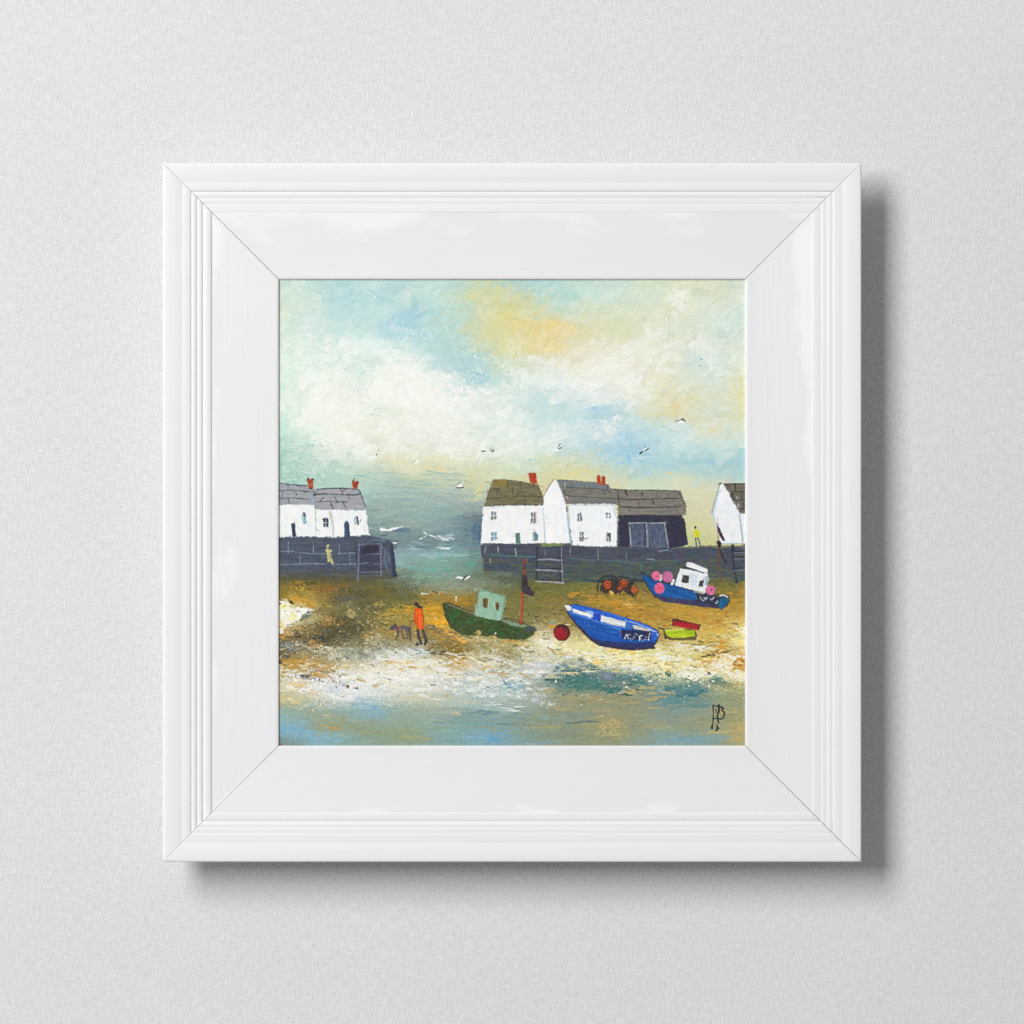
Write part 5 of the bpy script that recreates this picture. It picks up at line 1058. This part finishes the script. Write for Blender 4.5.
ln(zl, (110, 96, 70), .8, SG, ((338, 340), (350, 392)), a=.8)

# wet edges: short drags of whatever colour lies there, away from the fine details
CLEAR = ((612, 628, 664, 646), (694, 592, 728, 606), (706, 702, 730, 736), (388, 598, 432, 648), (690, 522, 704, 550))
for n in range(9000):
    x, y = rnd.uniform(278, 746), rnd.uniform(474, 700)
    if any(a <= x <= c and b <= y <= d for a, b, c, d in CLEAR):
        continue
    j = min(W - 1, max(0, int((x - X0) * S))); i = min(H - 1, max(0, int((y - Y0) * S)))
    an = rnd.uniform(0, 2 * math.pi)
    bristle(x + rnd.gauss(0, .7), y + rnd.gauss(0, .7), rnd.uniform(1.5, 5), rnd.uniform(.7, 1.7), R(rnd.gauss(5, 28)) if rnd.random() < .7 else an, C[i, j] + rnd.gauss(0, 5), a=rnd.uniform(.25, .6), z=.6, var=6)


for ch in range(3):
    C[..., ch] = blurred(C[..., ch], .16)
crisp(.7, .4)
# the tooth of the board: fine light and dark grain, stronger on the scrubbed beach
tooth = .75 * (noise(.3, .3) - .5) + .35 * (noise(.9, .35) - .5)
low = sm(560, 600, YY) * (1 - .45 * sm(690, 715, YY))
C += (tooth * (9 + 17 * low))[..., None]
Z += tooth * (.25 + .35 * low)
C = np.clip(C, 0, 255)

# ----------------------------------------------------------------------------
# THE SCENE: wall, frame, painted board, one big window-like lamp.
# one photograph pixel at the frame's front is one millimetre
# ----------------------------------------------------------------------------
scene = bpy.context.scene
col = scene.collection
MM = .001
FX, FY = 512.0, 512.5                        # centre of the frame in the photograph
BASE = (0.0, 0.0, -.350)                     # foot of the frame on the wall


def mesh_obj(name, verts, faces, mat, parent=None, smooth=False):
    me = bpy.data.meshes.new(name)
    me.from_pydata(verts, [], faces)
    me.materials.append(mat)
    me.polygons.foreach_set('use_smooth', [smooth] * len(me.polygons))
    me.update()
    o = bpy.data.objects.new(name, me)
    col.objects.link(o)
    if parent:
        o.parent = parent
    return o


def material(name, base, rough, spec=.4):
    m = bpy.data.materials.new(name)
    m.use_nodes = True
    n, l = m.node_tree.nodes, m.node_tree.links
    b = n['Principled BSDF']
    b.inputs['Base Color'].default_value = (*base, 1)
    b.inputs['Roughness'].default_value = rough
    b.inputs['Specular IOR Level'].default_value = spec
    return m, n, l, b


def noise_node(n, l, co, scale, vec, detail=2.0, rough=.5):
    mp_ = n.new('ShaderNodeMapping')
    mp_.inputs['Scale'].default_value = vec
    l.new(co, mp_.inputs['Vector'])
    t = n.new('ShaderNodeTexNoise')
    t.inputs['Scale'].default_value = scale
    t.inputs['Detail'].default_value = detail
    t.inputs['Roughness'].default_value = rough
    l.new(mp_.outputs['Vector'], t.inputs['Vector'])
    return t.outputs['Fac']


def math_node(n, l, op, a, b):
    t = n.new('ShaderNodeMath')
    t.operation = op
    for i, v in enumerate((a, b)):
        if isinstance(v, (int, float)):
            t.inputs[i].default_value = v
        else:
            l.new(v, t.inputs[i])
    return t.outputs[0]


def mix_col(n, l, f, a, b):
    t = n.new('ShaderNodeMix')
    t.data_type = 'RGBA'
    l.new(f, t.inputs['Factor'])
    t.inputs['A'].default_value = (*a, 1)
    t.inputs['B'].default_value = (*b, 1)
    return t.outputs['Result']


# ---- materials -------------------------------------------------------------
def wall_material():
    m, n, l, b = material('linen_textured_wall', (.68, .685, .69), .85, .2)
    co = n.new('ShaderNodeTexCoord').outputs['Object']
    warp = noise_node(n, l, co, 520, (1.0, 1, .2), 2.5, .6)      # upright threads
    weft = noise_node(n, l, co, 520, (.2, 1, 1.0), 2.5, .6)      # level threads
    fuzz = noise_node(n, l, co, 620, (1, 1, 1), 2, .6)
    drift = noise_node(n, l, co, 5, (1, 1, 1), 3, .5)
    s = math_node(n, l, 'ADD', math_node(n, l, 'ADD', warp, math_node(n, l, 'MULTIPLY', weft, .8)), math_node(n, l, 'MULTIPLY', fuzz, .7))
    s = math_node(n, l, 'MULTIPLY', s, .4)
    bp = n.new('ShaderNodeBump')
    bp.inputs['Strength'].default_value = WALL_BUMP
    bp.inputs['Distance'].default_value = .0012
    l.new(s, bp.inputs['Height'])
    l.new(bp.outputs['Normal'], b.inputs['Normal'])
    f = math_node(n, l, 'ADD', math_node(n, l, 'MULTIPLY', math_node(n, l, 'SUBTRACT', s, .5), 3.4), math_node(n, l, 'ADD', math_node(n, l, 'MULTIPLY', math_node(n, l, 'SUBTRACT', drift, .5), .22), .5))
    l.new(mix_col(n, l, f, WALL_A, WALL_B), b.inputs['Base Color'])
    return m


def paint_white(name, base, along, rough=.38, sheen=False):
    """brushed satin white; along says which way the brush went"""
    m, n, l, b = material(name, base, rough, .45)
    co = n.new('ShaderNodeTexCoord').outputs['Object']
    vec = (.05, 1, 1) if along == 'x' else (1, 1, .05)
    br = noise_node(n, l, co, 330, vec, 3, .55)
    lump = noise_node(n, l, co, 34, (1, 1, 1), 2, .5)
    fine = noise_node(n, l, co, 900, (1, 1, 1), 2, .6)
    s = math_node(n, l, 'ADD', math_node(n, l, 'MULTIPLY', br, .55), math_node(n, l, 'ADD', math_node(n, l, 'MULTIPLY', lump, 1.1), math_node(n, l, 'MULTIPLY', fine, .12)))
    bp = n.new('ShaderNodeBump')
    bp.inputs['Strength'].default_value = .35
    bp.inputs['Distance'].default_value = .0006
    l.new(s, bp.inputs['Height'])
    l.new(bp.outputs['Normal'], b.inputs['Normal'])
    tint = noise_node(n, l, co, 14, (1, 1, 1), 4, .6)
    c2 = tuple(v * .955 for v in base)
    l.new(mix_col(n, l, tint, base, c2), b.inputs['Base Color'])
    if sheen:                                # glossy sheen painted into the colour, whiter patches towards the flat's outer edge
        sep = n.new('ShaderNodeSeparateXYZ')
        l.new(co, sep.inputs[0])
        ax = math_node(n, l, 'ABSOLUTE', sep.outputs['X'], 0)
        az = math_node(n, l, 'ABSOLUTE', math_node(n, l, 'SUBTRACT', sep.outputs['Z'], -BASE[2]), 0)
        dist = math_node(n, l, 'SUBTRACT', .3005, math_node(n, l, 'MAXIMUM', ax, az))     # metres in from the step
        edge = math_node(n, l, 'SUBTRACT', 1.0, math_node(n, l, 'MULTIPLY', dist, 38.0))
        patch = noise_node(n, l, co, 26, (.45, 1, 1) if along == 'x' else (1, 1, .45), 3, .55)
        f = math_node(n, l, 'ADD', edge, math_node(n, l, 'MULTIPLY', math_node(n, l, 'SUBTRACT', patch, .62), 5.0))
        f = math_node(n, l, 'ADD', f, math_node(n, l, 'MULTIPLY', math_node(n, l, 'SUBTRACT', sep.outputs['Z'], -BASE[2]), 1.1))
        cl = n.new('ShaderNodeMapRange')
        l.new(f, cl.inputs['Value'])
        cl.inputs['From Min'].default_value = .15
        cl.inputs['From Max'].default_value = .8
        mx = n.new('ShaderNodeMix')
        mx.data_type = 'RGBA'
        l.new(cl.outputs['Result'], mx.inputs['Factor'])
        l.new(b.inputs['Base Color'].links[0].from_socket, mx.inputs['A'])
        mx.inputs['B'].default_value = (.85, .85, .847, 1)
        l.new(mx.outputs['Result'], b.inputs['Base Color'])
    rr = math_node(n, l, 'ADD', math_node(n, l, 'MULTIPLY', tint, .25), rough - .12)
    l.new(rr, b.inputs['Roughness'])
    return m


WALL_BUMP = .75
WALL_A, WALL_B = (.608, .609, .615), (.774, .774, .781)
M_WALL = wall_material()
M_RAIL = {k: paint_white('white_satin_paint', (.83, .83, .825), k) for k in 'xz'}
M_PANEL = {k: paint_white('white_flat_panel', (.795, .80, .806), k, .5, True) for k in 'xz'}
M_LIP = {k: paint_white('warm_white_edge', (.82, .807, .807), k) for k in 'xz'}
M_BACK, _, _, _ = material('grey_backing_card', (.35, .33, .31), .9, .2)


def art_material():
    m, n, l, b = material('acrylic_paint', (.5, .5, .5), .55, .3)
    a = n.new('ShaderNodeAttribute')
    a.attribute_name = 'paint'
    l.new(a.outputs['Color'], b.inputs['Base Color'])
    return m


M_ART = art_material()

# ---- wall ------------------------------------------------------------------
w = mesh_obj('wall', [(x, y, zz_) for y in (0, .06) for x, zz_ in ((-1.6, -1.6), (1.6, -1.6), (1.6, 1.6), (-1.6, 1.6))],
             [(0, 1, 2, 3), (7, 6, 5, 4), (0, 4, 5, 1), (1, 5, 6, 2), (2, 6, 7, 3), (3, 7, 4, 0)], M_WALL)
w['kind'] = 'structure'

# ---- the framed painting ---------------------------------------------------
art = bpy.data.objects.new('framed_painting', None)
art.location = BASE
art.empty_display_size = .05
col.objects.link(art)
art['label'] = 'square harbour painting in a wide white moulded frame hanging on the pale textured wall'
art['category'] = 'picture'

HALF = 349.3                                  # half of the frame's outer size


def sweep(name, prof, side, mat, parent, gap=.18, n=44, wob=.10, seed=1):
    """one mitred length of moulding. prof: (distance in from the outer edge, height off the wall), closed.
    side: 0 left, 1 top, 2 right, 3 bottom"""
    r = random.Random(seed * 17 + side)
    ph = [(r.uniform(0, 6.28), r.uniform(.012, .05), r.uniform(.3, 1)) for _ in range(4)]
    ts = [-1, -.9965] + [-.9965 + 1.993 * i / n for i in range(1, n)] + [.9965, 1]
    verts, faces = [], []
    np_ = len(prof)
    for k, t in enumerate(ts):
        end = k in (0, len(ts) - 1)
        for d, h in prof:
            L = HALF - d - gap
            s = t * L
            if end:
                hh = h - (.55 if h > 5 else 0)
            else:
                hh = h
                if k in (1, len(ts) - 2):
                    s = math.copysign(L - .55, t)
                elif h > 5:
                    hh += wob * sum(a * math.sin(f * s + p + d * .02) for p, f, a in ph) * .5
            x, zc = ((-HALF + d, s), (s, HALF - d), (HALF - d, -s), (-s, -HALF + d))[side]
            verts.append((x * MM, -(hh + LIFT) * MM, zc * MM - BASE[2] + (512 - FY) * MM))
    for k in range(len(ts) - 1):
        for i in range(np_):
            a, b_ = k * np_ + i, k * np_ + (i + 1) % np_
            faces.append((a, b_, b_ + np_, a + np_))
    faces.append(tuple(range(np_ - 1, -1, -1)))
    faces.append(tuple((len(ts) - 1) * np_ + i for i in range(np_)))
    o = mesh_obj(name, verts, faces, mat, parent)
    # round the run of the moulding but keep its steps crisp
    me = o.data
    import bmesh
    bm = bmesh.new()
    bm.from_mesh(me)
    bmesh.ops.recalc_face_normals(bm, faces=bm.faces)
    for f in bm.faces:
        f.smooth = True
    for e in bm.edges:
        if len(e.link_faces) == 2 and e.calc_face_angle(0) > R(38):
            e.smooth = False
    bm.to_mesh(me)
    bm.free()
    return o


LIFT = 10.0                                   # the frame hangs a little off the wall
GROOVES = {0: (1.0, 1.0, 1.0, .95), 1: (1.0, .5, .3, .12), 2: (.5, .4, .35, .25), 3: (.3, .35, 1.1, .25)}


def rail_profile(side):
    """beads stepping down to the flat panel; each length was sanded and painted a little differently"""
    a, b, c, d = GROOVES[side]
    top = 41.5 if side in (0, 1) else 41.45
    p = [(0.0, 40.2), (.2, 40.9), (.7, 41.3), (2.0, top), (6, top), (10, 41.42), (13.5, 41.2), (16.5, 40.85), (18.8, 40.55), (19.8, 40.45), (20.6, 40.55), (22, 40.6)]
    h = 40.6
    for k, (x0, x1, w) in zip((a, b, c, d), ((22, 28.0, .95), (29.3, 33.8, .9), (35.4, 39.6, .9), (41.2, 48.2, 1.0))):
        p += [(x0 + (x1 - x0) * .55, h - .05), (x1 - .7, h - .25 * k - .05), (x1 + .1, h - .55 * k - .05)]
        p += [(x1 + .6, h - 1.3 * w * k - .05)]
        h = h - .95 * w * k - .05
        if x1 < 48:
            p += [(x1 + 1.3, h)]
    e = p[-1][1]
    return p + [(48.9, e), (48.9, 28), (42, 28), (42, -LIFT - .4), (32, -LIFT - .4), (32, 31), (1.5, 31), (.3, 32)], e


for side in range(4):
    k = 'z' if side in (0, 2) else 'x'
    prof, low_edge = rail_profile(side)
    sweep('moulding_rail', prof, side, M_RAIL[k], art, seed=3)
    e = low_edge - (.35 if side == 0 else .12)
    PANEL = [(46.5, e), (60, e + .3 * (36 - e)), (85, e + .7 * (36 - e)), (104, 36), (109.3, 35.95), (109.3, 29), (100, 28), (46.5, 28.5)]
    LIP = [(109.3, 35.95), (111, 36.0), (113.6, 35.98), (115.0, 35.8), (115.7, 35.4), (116.0, 34.8), (116.0, 31), (109.3, 31)]
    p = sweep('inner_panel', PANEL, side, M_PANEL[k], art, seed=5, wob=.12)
    sweep('sight_edge', LIP, side, M_LIP[k], p, seed=5, wob=.12)


def box(name, x0, x1, h0, h1, z0, z1, mat, parent):
    v = [(x * MM, -h * MM, zz_ * MM - BASE[2]) for h in (h0, h1) for x, zz_ in ((x0, z0), (x1, z0), (x1, z1), (x0, z1))]
    return mesh_obj(name, v, [(3, 2, 1, 0), (4, 5, 6, 7), (0, 1, 5, 4), (1, 2, 6, 5), (2, 3, 7, 6), (3, 0, 4, 7)], mat, parent)


box('backing_board', -290, 290, LIFT, 26 + LIFT, -290, 290, M_BACK, art)

# ---- painted board: one relief, cut along the outlines of what is painted on it ----
SC = 1.0014
LIN = (.94 * np.where(C / 255 <= .04045, C / 255 / 12.92, ((C / 255 + .055) / 1.055) ** 2.4)).astype(np.float32)
gx_ = ((XX - 512) * SC * MM).astype(np.float32)
gz_ = ((512 - YY) * SC * MM - BASE[2]).astype(np.float32)
gy_ = (-(33.2 + LIFT + .17 * Z) * MM).astype(np.float32)
CO = np.stack((gx_, gy_, gz_), -1).reshape(-1, 3)
LC = np.concatenate((LIN, np.ones((H, W, 1), np.float32)), -1).reshape(-1, 4)
idx = np.arange(H * W).reshape(H, W)
QUAD = np.stack((idx[:-1, :-1], idx[1:, :-1], idx[1:, 1:], idx[:-1, 1:]), -1).reshape(-1, 4)
QID = ID[:-1, :-1].reshape(-1)
# surface slope of the whole relief, kept on every cut piece so that no seam shows
sx_ = np.gradient(gy_, axis=1) / (SC * MM / S)
sz_ = -np.gradient(gy_, axis=0) / (SC * MM / S)
NRM = np.stack((sx_, -np.ones_like(sx_), sz_), -1).reshape(-1, 3)
NRM /= np.linalg.norm(NRM, axis=1, keepdims=True)


def piece(name, sel, parent):
    q = QUAD[sel]
    used, inv = np.unique(q, return_inverse=True)
    inv = inv.reshape(-1).astype(np.int32)
    me = bpy.data.meshes.new(name)
    nv, nf = len(used), len(q)
    me.vertices.add(nv)
    me.vertices.foreach_set('co', CO[used].ravel())
    me.loops.add(nf * 4)
    me.loops.foreach_set('vertex_index', inv)
    me.polygons.add(nf)
    me.polygons.foreach_set('loop_start', np.arange(0, nf * 4, 4, dtype=np.int32))
    me.polygons.foreach_set('use_smooth', np.ones(nf, bool))
    me.update(calc_edges=True)
    at = me.color_attributes.new('paint', 'FLOAT_COLOR', 'POINT')
    at.data.foreach_set('color', LC[used].ravel())
    me.normals_split_custom_set_from_vertices(NRM[used].tolist())
    me.materials.append(M_ART)
    o = bpy.data.objects.new(name, me)
    col.objects.link(o)
    o.parent = parent
    return o


board = piece('painted_board', QID == 0, art)
for i, (nm, lb) in enumerate(MOTIFS, 1):
    s_ = QID == i
    if s_.sum() < 4:
        print('EMPTY MOTIF', nm, lb, s_.sum())
        continue
    o = piece(nm, s_, board)
    o['label'] = lb

# ---- light -----------------------------------------------------------------
world = bpy.data.worlds.new('World')
scene.world = world
world.use_nodes = True
bg = world.node_tree.nodes['Background']
bg.inputs['Color'].default_value = (1.0, .985, .975, 1)
bg.inputs['Strength'].default_value = .27


def area(name, loc, target, size, power, colr):
    from mathutils import Vector
    L = bpy.data.lights.new(name, 'AREA')
    L.shape = 'RECTANGLE'
    L.size, L.size_y = size
    L.energy = power
    L.color = colr
    o = bpy.data.objects.new(name, L)
    o.location = loc
    o.rotation_euler = (Vector(target) - Vector(loc)).to_track_quat('-Z', 'Y').to_euler()
    col.objects.link(o)
    return o


area('window_light', (-4.4, -6.5, 3.3), (0, 0, 0), (2.9, 5.6), 786, (.985, .997, 1.0))

# ---- camera ----------------------------------------------------------------
cd = bpy.data.cameras.new('camera')
cd.sensor_width = 36
cd.lens = 36 * 6.0 / 1.024
cd.clip_end = 50
cam = bpy.data.objects.new('camera', cd)
cam.location = (0, -6.05, 0)
cam.rotation_euler = (math.pi / 2, 0, 0)
col.objects.link(cam)
scene.camera = cam

scene.cycles.use_denoising = False
scene.cycles.max_bounces = 6
scene.view_settings.view_transform = 'Standard'
scene.view_settings.look = 'None'
scene.view_settings.exposure = 0
scene.view_settings.gamma = 1
scene.view_settings.use_curve_mapping = False
